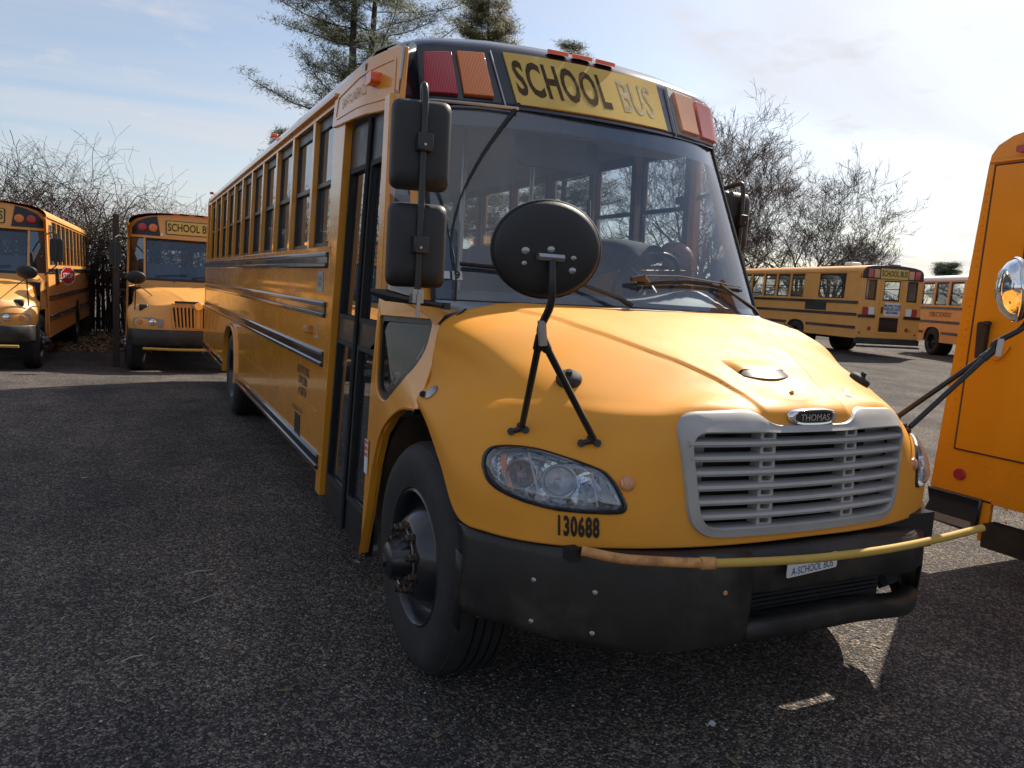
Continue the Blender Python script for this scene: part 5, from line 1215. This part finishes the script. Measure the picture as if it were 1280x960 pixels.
# ================================================================== the two conventional buses parked nose-out on the left
def nose_bus(x, y, label, decal=None, mirror_pad=True):
    b = thing('school_bus', label, 'school bus', (x, y, gz(x, y)), 0, G)
    wv = [(1.65+.80*k, 1.65+.80*k+.73) for k in range(10)]
    shell(b, .85, .85, 9.9, {1: wv, -1: wv}, 'yellow_pale', 6.2, skirtz=.52, rails=(1.83, 1.30, .90), roof_y=.95, roofmat='yellow_pale')
    for sd in (1, -1): wheel(b, sd*1.19, 0, sd); wheel(b, sd*1.21, 6.2, sd, front=False, dual=True)
    f = lambda p: Vector((p.x*(.97), p.y*.88+.10*(p.y > 0), (p.z if p.z < 1.2 else 1.2+(p.z-1.2)*.92)))
    cut = roundpoly([(-.40, .90), (.40, .90), (.46, 1.30), (-.46, 1.30)], .05)
    hd, hb = build_hood(b, 'yellow_pale', 8, f=f, cut=cut)
    fy = lambda x_, z_: (lambda h: h[0].y if h[0] else -.95)(hb.ray_cast(Vector((x_, -3, z_)), Vector((0, 1, 0)))) if not inpoly(x_, z_, cut) else -.985+.14*x_*x_+.06*(z_-.9)
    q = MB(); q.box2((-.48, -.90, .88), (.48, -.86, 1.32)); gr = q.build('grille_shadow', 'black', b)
    q = MB()
    for (za, zb_) in ((.885, .915), (1.285, 1.36)):
        q.grid([[(xx, -.975+.14*xx*xx+.06*(z-.9)-o, z) for xx in [-.47+.94*i/12 for i in range(13)]] for z, o in ((za, -.03), (za, .008), (zb_, .008), (zb_, -.03))])
    q.build('grille_surround', 'yellow_pale', b)
    for k in range(15):
        xx = -.42+.84*k/14
        if abs(xx) < .02: w_ = .05
        else: w_ = .018
        q = MB(); xt_ = xx*1.10; q.grid([[(xx-w_, -.985+.14*xx*xx, .90), (xt_-w_, -.975+.14*xx*xx, 1.31)], [(xx-w_*.6, -1.01+.14*xx*xx, .90), (xt_-w_*.6, -.995+.14*xx*xx, 1.31)], [(xx+w_*.6, -1.01+.14*xx*xx, .90), (xt_+w_*.6, -.995+.14*xx*xx, 1.31)], [(xx+w_, -.985+.14*xx*xx, .90), (xt_+w_, -.975+.14*xx*xx, 1.31)]])
        q.build('grille_bar', 'yellow_pale', b)
    q = MB(); q.box((-.20, -.955, 1.385), (.42, .03, .045)); q.build('name_strip', 'black', b)
    disc(b, 'badge', 'chrome', (0, -1.005, 1.32), (0, -1, 0), .075, .02)
    for sd in (1, -1):
        O = roundpoly([(.62, .90), (1.13, .92), (1.10, 1.06), (.82, 1.08), (.60, 1.05)], .04)
        def pr(a, b_, o):
            h = hb.ray_cast(Vector((sd*a, -3, b_)), Vector((0, 1, 0))); yy = h[0].y if h[0] else -.6
            return (sd*a, yy-o, b_)
        q = MB(); q.grid([[pr(a, b_, .004) for a, b_ in O+[O[0]]], [pr(a, b_, .02) for a, b_ in O+[O[0]]]]); q.f.append(tuple(range(len(O)+1, 2*len(O)+1))); q.mi.append(0); hl_ = q.build('headlight', 'grey_panel', b)
        disc(hl_, 'lamp_bowl', 'chrome', (Vector(pr(.78, .99, .018))), (0, -1, 0), .06); disc(hl_, 'turn_signal', 'pale_amber', (Vector(pr(1.0, .99, .018))), (-.3*-sd, -1, 0), .045)
        q = MB(); q.panel(roundpoly([(-.2, 1.16), (-.02, 1.14), (-.03, 1.26), (-.18, 1.30)], .03), [], lambda a, b_, t: ((sd*(.90+.1*(-a))+0), a-.42, b_+.02), .001) if False else q.box((sd*.93, -.58, 1.245), (.16, .16, .13)); q.build('hood_vent', 'black', b, bevel=.03)
    # bumper with a pale bar across it
    q = MB(); rows = []
    for z, o in ((.86, .10), (.86, .02), (.84, 0), (.60, 0), (.56, .03), (.56, .10)):
        rows.append([(xx, -1.06+.10*xx*xx+.9*max(0, abs(xx)-.75)**2+o, z) for xx in [-1.2+.1*i for i in range(25)]])
    q.grid(rows); bm_ = q.build('bumper', 'bumper_black', b, smooth=50); sm_ = bm_.modifiers.new('s', 'SOLIDIFY'); sm_.thickness = .01
    q = MB(); q.tube([(-.95, -1.10, .52), (-.4, -1.16, .51), (1.0, -1.16, .51)], .025, 8); q.build('crossing_arm', 'rod_yellow', b)
    # cowl
    q = MB()
    for sd in (1, -1):
        q.grid([[(sd*1.185, y_, z) for y_ in (.02, .30, .86)] for z in (1.10, 1.3, 1.62)])
        q.grid([[(sd*1.185, .60, z), (sd*1.20, .86, z)] for z in (.35, .9, 1.12)])
        q.grid([[(sd*1.185, .02, 1.62), (sd*1.185, .86, 1.62)], [(sd*1.0, .05, 1.66), (sd*1.05, .86, 1.76)]])
    q.grid([[(-1.19, .70, 1.6), (1.19, .70, 1.6)], [(-1.19, .74, 1.78), (1.19, .74, 1.78)]])
    q.build('cowl_panel', 'yellow_pale', b, smooth=40)
    # windshield: flat centre and two corner panes
    W = lambda a, b_: (a, .74+.20*(b_-1.75)/.85+(.10*max(0, abs(a)-.85)*6), b_)
    q = MB(); q.grid([[W(a, z) for a in [-.86+1.72*i/10 for i in range(11)]] for z in (1.78, 2.2, 2.60)]); wsd = q.build('windshield', 'windshield_glass', b, smooth=0)
    q = MB()
    for (a0, z0_, a1, z1_) in ((-.90, 1.75, .90, 1.80), (-.90, 2.56, .90, 2.62)): q.panel(rect(a0, z0_, a1, z1_), [], lambda a, b_, t: (a, W(0, b_)[1]-.012+t, b_), .02)
    for a in (-.885, .885): q.panel(rect(a-.02, 1.75, a+.02, 2.6), [], lambda a_, b_, t: (a_, W(0, b_)[1]-.012+t, b_), .02)
    q.build('seal', 'black', wsd)
    for sd in (1, -1):
        q = MB(); q.grid([[(sd*.905, .74+.20*t+.01, 1.78+.82*t), (sd*1.185, 1.02+.05*t, 1.78+.82*t)] for t in (0, 1)]); q.build('corner_pane', 'dark_glass', b, smooth=0)
        q = MB(); q.tube([(sd*.895, .735, 1.76), (sd*.895, .93, 2.62)], .022, 6); q.build('front_pillar', 'yellow_pale', b)
        q = MB(); q.tube([(sd*1.19, 1.06, 1.76), (sd*1.19, 1.10, 2.66)], .030, 6); q.build('front_pillar', 'yellow_pale', b)
        q = MB(); q.v = [(sd*(sidex(z)+.004), y_, z) for y_, z in ((1.15, 1.95), (1.58, 1.95), (1.58, 2.75), (1.15, 2.75))]; q.f = [(0, 1, 2, 3)]; q.mi = [0]; q.build('front_side_pane', 'dark_glass', b, smooth=0)
        # mirrors
        q = MB(); q.tube([(sd*1.18, .95, 2.55), (sd*1.36, .55, 2.60), (sd*1.42, .35, 2.55), (sd*1.42, .32, 1.95), (sd*1.2, .5, 1.75)], .014, 6); ar = q.build('side_mirror', 'black', b)
        q = MB(); q.panel(roundpoly(rect(sd*1.42-.11, 2.02, sd*1.42+.11, 2.46), .05), [], lambda a, b_, t: (a, .34+t, b_), .09); q.build('mirror_shell', 'plastic_black', ar, bevel=.02)
        q = MB(); M_ = Matrix.Translation((sd*1.06, -.62, 1.80)) @ Vector((.1, .9, .3)).normalized().to_track_quat('X', 'Z').to_matrix().to_4x4() @ Matrix.Diagonal((1, 1.15, .85, 1)); q.lathe([(0, -.05), (.08, -.045), (.13, -.02), (.15, .0), (.15, .012), (.0, .04)], 24, M_); cm = q.build('cross_view_mirror', 'plastic_black', b, smooth=50)
        q = MB(); q.tube([(sd*1.06, -.68, 1.78), (sd*1.08, -.60, 1.20)], .012, 6); q.tube([(sd*1.06, -.66, 1.70), (sd*.75, -.30, 1.45)], .009, 6); q.build('mirror_arm', 'black', cm)
    # front cap
    prof = [(1.19, 2.62), (1.185, 2.80), (1.14, 2.92), (1.04, 3.00), (.86, 3.06), (.60, 3.105), (.30, 3.13), (0, 3.14)]
    P = [(-a, z) for a, z in prof]+[(a, z) for a, z in prof[-2::-1]]
    yc_ = lambda a, z: .90+.10*(z-2.6)/.5+.9*max(0, abs(a)-.75)**2
    q = MB(); q.grid([[(a, yc_(a, 2.6)+.0, 2.62) for a, z in P], [(a, yc_(a, z*.5+1.31), 2.62+(z-2.62)*.5) for a, z in P], [(a*.995, yc_(a, z)+.02, z-.02) for a, z in P], [(a, 1.2, z+.005) for a, z in P]]); cp = q.build('front_cap', 'yellow_pale', b, smooth=40)
    q = MB(); q.tube([(a, yc_(a, 2.6)-.01, 2.62) for a in [-1.15+.23*i for i in range(11)]], .018, 6); q.build('visor', 'yellow_pale', cp)
    def plate_(name, pts, mt_, off, th=.012, par=b):
        q = MB(); q.panel(pts, [], lambda a, z, t: (a, yc_(a, z)-off-t, z), th); return q.build(name, mt_, par)
    for sd in (1, -1):
        plate_('lamp_panel', [(sd*.60, 2.66), (sd*.80, 2.66), (sd*1.0, 2.66), (sd*1.13, 2.67), (sd*1.12, 2.80), (sd*1.03, 2.93), (sd*.86, 3.01), (sd*.66, 3.06)], 'black', .004)
        disc(b, 'warning_light', 'red_lens', (sd*.93, yc_(.93, 2.8)-.02, 2.815), (sd*-.1*-1, -1, 0), .085, .03); disc(b, 'warning_light', 'amber_lens', (sd*.735, yc_(.735, 2.8)-.012, 2.815), (0, -1, 0), .085, .03)
    sgn_ = plate_('destination_sign', roundpoly(rect(-.50, 2.70, .50, 2.99), .04), 'black', .002)
    s2 = plate_('sign_face', roundpoly(rect(-.48, 2.715, .48, 2.975), .03), 'sign_yellow', .014, .006, sgn_)
    text('sign_letters', 'SCHOOL BUS', .22, 'letter_brown', sgn_, lambda u, v, w: (u, yc_(u, 2.845+v)-.021-w, 2.845+v), sx=.70, ext=.002, bold=.004)
    for x_ in (-.3, 0, .3):
        q = MB(); q.box((x_, 1.03, 3.13), (.12, .05, .03)); q.build('clearance_lamp', 'orange_marker', b)
    for sgx in (-1, 1): q = MB(); q.tube([(sgx*.35-.35, .70, 1.84), (sgx*.35+.25, .70, 1.90)], .010, 6); q.tube([(sgx*.35, .66, 1.72), (sgx*.35+.05, .70, 1.87)], .008, 6); q.build('wiper', 'black', b)
    return b
b2 = nose_bus(-1.20, 13.6, 'conventional yellow bus facing the camera, half hidden behind the rear of the near bus')
q = MB(); q.panel([(-.60, 2.66), (-.55, 2.66), (-.55, 2.72), (-.60, 2.72)], [], lambda a, z, t: (a, .885-t, z), .004); q.build('pale_sticker', 'white', b2)
b1 = nose_bus(-5.06, 13.9, 'yellow bus at the far left with a red stop sign on its side')
b1.rotation_euler.z = R(-2.2)
for b_ in (b1, b2):
    for sd in (1, -1): disc(b_, 'hub_cap', 'steel', (sd*1.235, 0, .52), (sd, 0, 0), .15, .03)
# stop sign on the driver side of the left bus, swung partly out
st = MB(); oc = [(.21*math.cos(PI/8+k*PI/4), .21*math.sin(PI/8+k*PI/4)) for k in range(8)]
dS = Vector((.62, .78, 0)).normalized(); cS = Vector((1.40, 2.35, 1.74)); nS = Vector((dS.y, -dS.x, 0))
sf = lambda a, b_, t: cS+dS*a+Vector((0, 0, b_))+nS*t
st.panel(oc, [], sf, .012); stp = st.build('stop_sign', 'red_lens', b1)
st = MB(); st.panel([(a*.97, b_*.97) for a, b_ in oc], [[(a*.88, b_*.88) for a, b_ in oc]], lambda a, b_, t: sf(a, b_, .0125+t), .002); st.build('sign_border', 'letter_white', stp)
text('sign_letters', 'STOP', .15, 'letter_white', stp, lambda u, v, w: sf(u, v, .0145+w), sx=.75, ext=.001, bold=.004)
st = MB(); st.tube([(1.22, 2.10, 1.64), (1.32, 2.22, 1.68)], .02, 6); st.build('sign_arm', 'black', stp)
st = MB(); st.box((1.24, 2.02, 1.72), (.08, .22, .34)); st.build('stop_arm_housing', 'black', b1, bevel=.02)

# ================================================================== post, fence, plants
pz = gz(-2.6, 14.4)
q = MB(); q.box2((-2.67, 14.33, pz-.1), (-2.55, 14.45, pz+3.05)); po = q.build('wooden_post', 'post_wood', None, bevel=.008); tag(po, 'tall dark timber post beside the mirror of the half hidden bus', 'post', 'posts by the half hidden bus')
q = MB(); q.box2((-2.46, 14.9, pz-.1), (-2.38, 14.98, pz+1.55)); q.box2((-2.62, 14.86, pz+1.52), (-2.30, 15.0, pz+1.57)); po2 = q.build('short_post', 'post_wood', None, bevel=.006); tag(po2, 'short dark post with a flat cap standing just right of the tall timber post', 'post', 'posts by the half hidden bus')

fe = thing('board_fence', 'weathered fence of dark boards with a few pale pickets behind the left buses', 'fence', (-3, 24.2, gz(-3, 24)))
for k in range(9):
    x = -6.5+k*1.5; q = MB(); q.box((x, .0, .9), (.11, .11, 1.9)); q.build('fence_post', 'post_wood', fe)
for z in (.4, 1.4): q = MB(); q.box((-.5, -.05, z), (12.4, .04, .10)); q.build('rail', 'post_wood', fe)
random.seed(3)
for k in range(90):
    x = -6.6+k*.138
    pale = abs(x-(-.2)) < .75 and random.random() < .45
    q = MB(); h = random.uniform(1.45, 1.85); q.box((x, -.09, .08+h/2), (.10, .02, h)); q.build('picket', 'pale_wood' if pale else 'post_wood', fe)

def branches(mb, p, d, ln, r, depth, rnd, spread=.55, up=.12, kids=(2, 3), shrink=.76, curl=.25, seg=3, minr=.006, droop=0.0):
    pts = [p.copy()]; rr = [r]; c = p.copy(); dd = d.normalized()
    for i in range(seg):
        dd = (dd+Vector((rnd.gauss(0, curl), rnd.gauss(0, curl), rnd.gauss(0, curl)+up-droop))*.5).normalized(); c = c+dd*(ln/seg); pts.append(c.copy()); rr.append(max(minr, r*(1-.38*(i+1)/seg)))
    mb.tube(pts, rr, 5 if r > .05 else 3, cap=False)
    if depth <= 0: return
    n = rnd.randint(*kids)
    for k in range(n):
        j = rnd.choice(range(max(1, seg-2), seg+1)) if k else seg
        nd = (dd+Vector((rnd.gauss(0, spread), rnd.gauss(0, spread), rnd.gauss(0, spread)*.8+up))).normalized()
        branches(mb, pts[j], nd, ln*shrink*rnd.uniform(.75, 1.15), rr[j]*rnd.uniform(.58, .78), depth-1, rnd, spread, up, kids, shrink, curl, seg, minr, droop)
def bare_tree(name, x, y, h, label, seed, depth=7, lean=0, mt_='twig', grp='leafless trees behind the yard', r0=None, minr=.009, spread=.56, kids=(2, 3)):
    rnd = random.Random(seed); r0 = r0 or h*.018; t = thing(name, label, 'tree', (x, y, gz(x, y)), 0, grp)
    tr = MB(); th = h*.20; pts = [Vector((0, 0, -.1)), Vector((lean*.2, 0, th*.5)), Vector((lean*.5, 0, th))]; tr.tube(pts, [r0*1.25, r0, r0*.9], 8); tr.build('trunk', 'bark', t, smooth=60)
    cr_ = MB()
    for k in range(5): a_ = 2*PI*k/5+rnd.uniform(-.4, .4); branches(cr_, pts[-1]-Vector((0, 0, .1*k)), Vector((lean*.3+math.cos(a_)*.8, math.sin(a_)*.8, .95)), h*.245, r0*.62, depth, rnd, spread, .10, kids, .775, .17, 3, minr)
    cr_.build('crown', mt_, t, smooth=0, recalc=False); return t
bare_tree('bare_tree', 29.0, 35, 13.5, 'tallest leafless tree, rising just right of the near bus windshield', 11, 8, kids=(2, 3))
bare_tree('bare_tree', 33.5, 37, 10.5, 'leaning leafless tree between the tallest one and the round crowned one', 5, 7, lean=-1.5)
bare_tree('bare_tree', 38.2, 36, 11.4, 'round crowned leafless tree over the middle of the notice bus', 21, 8, mt_='twig')
bare_tree('bare_tree', 42.5, 37, 9.6, 'brown twiggy leafless tree above the rear of the notice bus', 33, 7, mt_='twig_dark')
bare_tree('bare_tree', 46.8, 39, 7.4, 'low thin leafless tree above the white roofed bus', 44, 6)
bare_tree('bare_tree', 36.0, 39, 9.4, 'dark low leafless tree filling the gap between the leaning one and the round crowned one', 71, 7, mt_='twig_dark', spread=.75)
bare_tree('bare_tree', 50.2, 41, 6.2, 'smallest leafless tree, next to the far evergreen', 83, 6, spread=.7)
bare_tree('bare_tree', 23.5, 33, 9.5, 'leafless tree seen through the windshield of the near bus', 51, 6)
bare_tree('bare_tree', -7.2, 25, 7.0, 'spindly leafless tree at the left edge above the bus', 61, 6, mt_='twig_dark')

# tangle of vines and brush arching over the fence
def bramble(x0, y0, h, wd, seed, label, n=150, sx=1.0):
    rnd = random.Random(seed); t = thing('bramble_thicket', label, 'thicket', (x0, y0, gz(x0, y0)), 0, 'leafless thickets over the fence')
    mb = MB()
    for k in range(n):
        p = Vector((rnd.gauss(0, wd*.28), rnd.uniform(-.8, .8), 0)); a = rnd.choice((-1, 1)); reach = rnd.uniform(.5, 2.6); hh = h*rnd.uniform(.45, .98)
        pts = []; m_ = 9
        for i in range(m_):
            s_ = i/(m_-1); pts.append(p+Vector((a*reach*s_**1.6+rnd.gauss(0, .07), rnd.gauss(0, .08), hh*math.sin(min(1, s_*1.25)*PI*.56)*(1-.25*max(0, s_-.7)/.3)+rnd.gauss(0, .05))))
        rr = rnd.uniform(.008, .022); mb.tube(pts, [rr*(1-.7*i/(m_-1)) for i in range(m_)], 4, cap=False)
        for q_ in range(5):
            i = rnd.randint(2, m_-1); d = Vector((rnd.gauss(a*.3, .7), rnd.gauss(0, .5), rnd.gauss(.25, .5))); branches(mb, pts[i], d, rnd.uniform(.5, 1.2), .008, 2, rnd, .7, .02, (2, 3), .72, .28, 3, .004)
    mb.build('vines', 'twig_dark', t, smooth=0, recalc=False)
    st_ = MB(); st_.tube([Vector((0, 0, -.1)), Vector((.15, 0, h*.3)), Vector((.5, 0, h*.62))], [.12, .10, .06], 7); st_.build('stem', 'bark', t, smooth=50); return t
bramble(-3.6, 23.4, 4.6, 4.0, 3, 'dense dark thicket arching between the two nose-out buses', 135)
bramble(-6.6, 23.6, 3.7, 3.0, 8, 'thicket rising behind the roof of the leftmost bus', 80)
bramble(-.7, 23.6, 3.6, 2.6, 9, 'lower thicket above the roof of the half hidden bus', 75)

def needle_clump(mb, c, rnd, r, n, ln=.26):
    for k in range(n):
        d = Vector((rnd.gauss(0, 1), rnd.gauss(0, 1), rnd.gauss(.25, .8))).normalized(); p = c+Vector((rnd.gauss(0, r), rnd.gauss(0, r), rnd.gauss(0, r*.32)))
        s_ = d.orthogonal().normalized()*ln*.055; e = p+d*ln*rnd.uniform(.7, 1.2); o = len(mb.v)
        mb.v += [tuple(p-s_), tuple(p+s_), tuple(e)]; mb.f.append((o, o+1, o+2)); mb.mi.append(0)
def pine(x, y, h, label, seed, rad=4.2, lean=0.0, z0=.22, mt_='needles', levels=26, dens=1.0, twin=False):
    rnd = random.Random(seed); t = thing('pine_tree', label, 'pine', (x, y, gz(x, y)), 0, 'pines behind the near bus')
    tr = MB(); br = MB(); nd = MB()
    tops = [(0, 1.0)]+([(.9, .93)] if twin else [])
    for off, hh in tops:
        pts = [Vector((lean*(i/10)**1.5+off*smoothstep(.3, .7, i/10)+rnd.gauss(0, .06), rnd.gauss(0, .06), h*hh*i/10-.1)) for i in range(11)]; tr.tube(pts, [h*.018*(1-.88*i/10) for i in range(11)], 8)
        for k in range(levels):
            f_ = z0+(1-z0)*k/levels+rnd.uniform(-.01, .01); i = min(9, int(f_*10)); p0 = pts[i].lerp(pts[i+1], f_*10-i)
            nb_ = rnd.randint(2, 4)
            for b_ in range(nb_):
                a = rnd.uniform(0, 2*PI); L_ = rad*(1-f_)**.62*rnd.uniform(.45, 1.1)+.35
                pp = [p0]; d = Vector((math.cos(a), math.sin(a), rnd.uniform(-.05, .22))); m_ = 7
                for j in range(m_): d = (d+Vector((rnd.gauss(0, .12), rnd.gauss(0, .12), .045+rnd.gauss(0, .05)))).normalized(); pp.append(pp[-1]+d*L_/m_)
                br.tube(pp, [max(.010, .055*(1-f_)*(1-.85*j/m_)+.012) for j in range(m_+1)], 4, cap=False)
                for j in range(2, m_+1):
                    for s_ in range(2 if j < m_ else 1):
                        side = Vector((-d.y, d.x, 0))*rnd.choice((-1, 1))*rnd.uniform(.15, .55)*L_*.22*(1.2-j/m_*.5); c = pp[j]+side+Vector((0, 0, rnd.uniform(.0, .14)))
                        if s_: br.tube([pp[j-1], c], [.012, .007], 3, cap=False)
                        needle_clump(nd, c, rnd, .22+.10*(1-f_), int(95*dens), .27)
    tr.build('trunk', 'pine_bark', t, smooth=60); br.build('branches', 'pine_bark', t, smooth=0, recalc=False); nd.build('foliage', mt_, t, smooth=0, recalc=False); return t
pine(6.4, 32, 19.5, 'large spreading pine rising behind the front of the near bus', 4, 7.8, z0=.46, levels=13, twin=True)
pine(13.3, 33, 16.8, 'narrower sunlit pine right of the large one, over the warning lights', 9, 4.7, z0=.12, mt_='needles_sunlit', levels=30)
pine(18.1, 33, 14.5, 'pine whose two tufted tips show above the clearance lamps', 14, 4.0, z0=.10, levels=26)
pine(4.1, 34, 8.7, 'pine whose branch tips show over the rear roof of the near bus', 22, 2.6, z0=.15, levels=18)
pine(52.0, 35, 5.6, 'small dark evergreen far off beside the tail at the right edge', 31, 1.6, z0=.05, levels=14)

# ---- loose things on the ground
def litter():
    rnd = random.Random(5); mb = MB()
    for k in range(2600):
        x = rnd.gauss(-3.1, 1.1); y = rnd.uniform(17.5, 23.5); z = gz(x, y)+rnd.uniform(.01, .05); a = rnd.uniform(0, 2*PI); s_ = rnd.uniform(.03, .07)
        d = Vector((math.cos(a), math.sin(a), rnd.gauss(0, .4)))*s_; e = Vector((-math.sin(a), math.cos(a), rnd.gauss(0, .4)))*s_*.6; c = Vector((x, y, z)); o = len(mb.v)
        mb.v += [tuple(c-d), tuple(c+e), tuple(c+d), tuple(c-e)]; mb.f.append((o, o+1, o+2, o+3)); mb.mi.append(0)
    o = mb.build('fallen_leaves', 'leaf_litter', None, smooth=0, recalc=False); tag(o, 'drift of dry fallen leaves in front of the fence', 'leaves', kind='stuff')
litter()
def pebbles():
    rnd = random.Random(12); mb = MB(); mb2 = []
    base = [(1, 0, 0), (-1, 0, 0), (0, 1, 0), (0, -1, 0), (0, 0, 1), (0, 0, -.6)]; fs = [(0, 2, 4), (2, 1, 4), (1, 3, 4), (3, 0, 4), (2, 0, 5), (1, 2, 5), (3, 1, 5), (0, 3, 5)]
    for k in range(15000):
        r_ = rnd.random()**1.5*8; a = rnd.uniform(R(-15), R(130)); x = CAM.x+math.cos(a)*(1.0+r_); y = CAM.y+math.sin(a)*(1.0+r_); s_ = rnd.uniform(.003, .0085)*(1.6 if rnd.random() < .04 else 1)
        ca, sa = math.cos(a*37), math.sin(a*37); vs = []
        for (u, v, w_) in base:
            u *= s_*rnd.uniform(.7, 1.3); v *= s_*rnd.uniform(.6, 1.2); w_ *= s_*rnd.uniform(.45, .8); vs.append((x+u*ca-v*sa, y+u*sa+v*ca, gz(x, y)+w_+s_*.25))
        mb.add(vs, fs, None, 1 if rnd.random() < .06 else 0)
    o = mb.build('loose_gravel', ['stone', 'stone_pale'], None, smooth=0, recalc=False); tag(o, 'loose stones scattered over the gravel yard', 'gravel', kind='stuff')
pebbles()
# a few scraps: straws and a crumpled wrapper
for (x, y, a, ln, lab) in ((-1.98, 1.05, .5, .17, 'long pale straw lying on the dark gravel left of the near bus'), (-2.0, 1.45, .15, .16, 'thin pale straw lying beyond the longer one on the dark gravel'), (-2.35, .45, .4, .09, 'short pale straw nearest the camera on the dark gravel')):
    q = MB(); q.tube([(x-ln/2*math.cos(a), y-ln/2*math.sin(a), .008), (x, y+.004, .014), (x+ln/2*math.cos(a), y+ln/2*math.sin(a), .008)], .003, 5); o = q.build('straw', 'pale_wood'); tag(o, lab, 'straw', 'straws on the gravel')
q = MB(); q.grid([[(-.235+.012*i, -.93+.014*j+.004*math.sin(i*2), .012+.006*math.sin(i*1.7+j)) for i in range(5)] for j in range(3)]); o = q.build('paper_scrap', 'white'); tag(o, 'small crumpled white scrap on the ground under the front bumper', 'litter')

def far_woods():
    rnd = random.Random(77); mb = MB()
    for k in range(900):
        a = rnd.uniform(0, 2*PI); d_ = rnd.uniform(75, 120); x = 4+math.cos(a)*d_; y = 5+math.sin(a)*d_
        h = rnd.uniform(3.0, 6.5)
        for j in range(7):
            t = rnd.gauss(0, .30); p = Vector((x+rnd.gauss(0, .3), y, 0)); mb.tube([p, p+Vector((t, rnd.gauss(0, .3), .5))*h*.5, p+Vector((t*2.2, rnd.gauss(0, .6), .9))*h*rnd.uniform(.7, 1)], [.10, .06, .03], 3, cap=False)
    o = mb.build('distant_woods', 'twig', None, smooth=0, recalc=False); tag(o, 'low leafless scrub woods far beyond the yard', 'woods', kind='stuff')
far_woods()

def debris():
    rnd = random.Random(41); mb = MB()
    for k in range(420):
        r_ = rnd.random()**1.2*9; a = rnd.uniform(R(5), R(125)); x = CAM.x+math.cos(a)*(1.3+r_); y = CAM.y+math.sin(a)*(1.3+r_); z = gz(x, y)+.006; s_ = rnd.uniform(.006, .022); t = rnd.uniform(0, PI)
        d = Vector((math.cos(t), math.sin(t), rnd.gauss(0, .15)))*s_*rnd.uniform(1, 2.2); e = Vector((-math.sin(t), math.cos(t), rnd.gauss(0, .2)))*s_*.5; c = Vector((x, y, z)); o = len(mb.v)
        mb.v += [tuple(c-d), tuple(c+e*rnd.uniform(.6, 1)), tuple(c+d), tuple(c-e)]; mb.f.append((o, o+1, o+2, o+3)); mb.mi.append(0 if rnd.random() < .8 else 1)
    o = mb.build('ground_debris', ['debris', 'stone_pale'], None, smooth=0, recalc=False); tag(o, 'bits of dry leaf and bark strewn over the gravel', 'debris', kind='stuff')
debris()
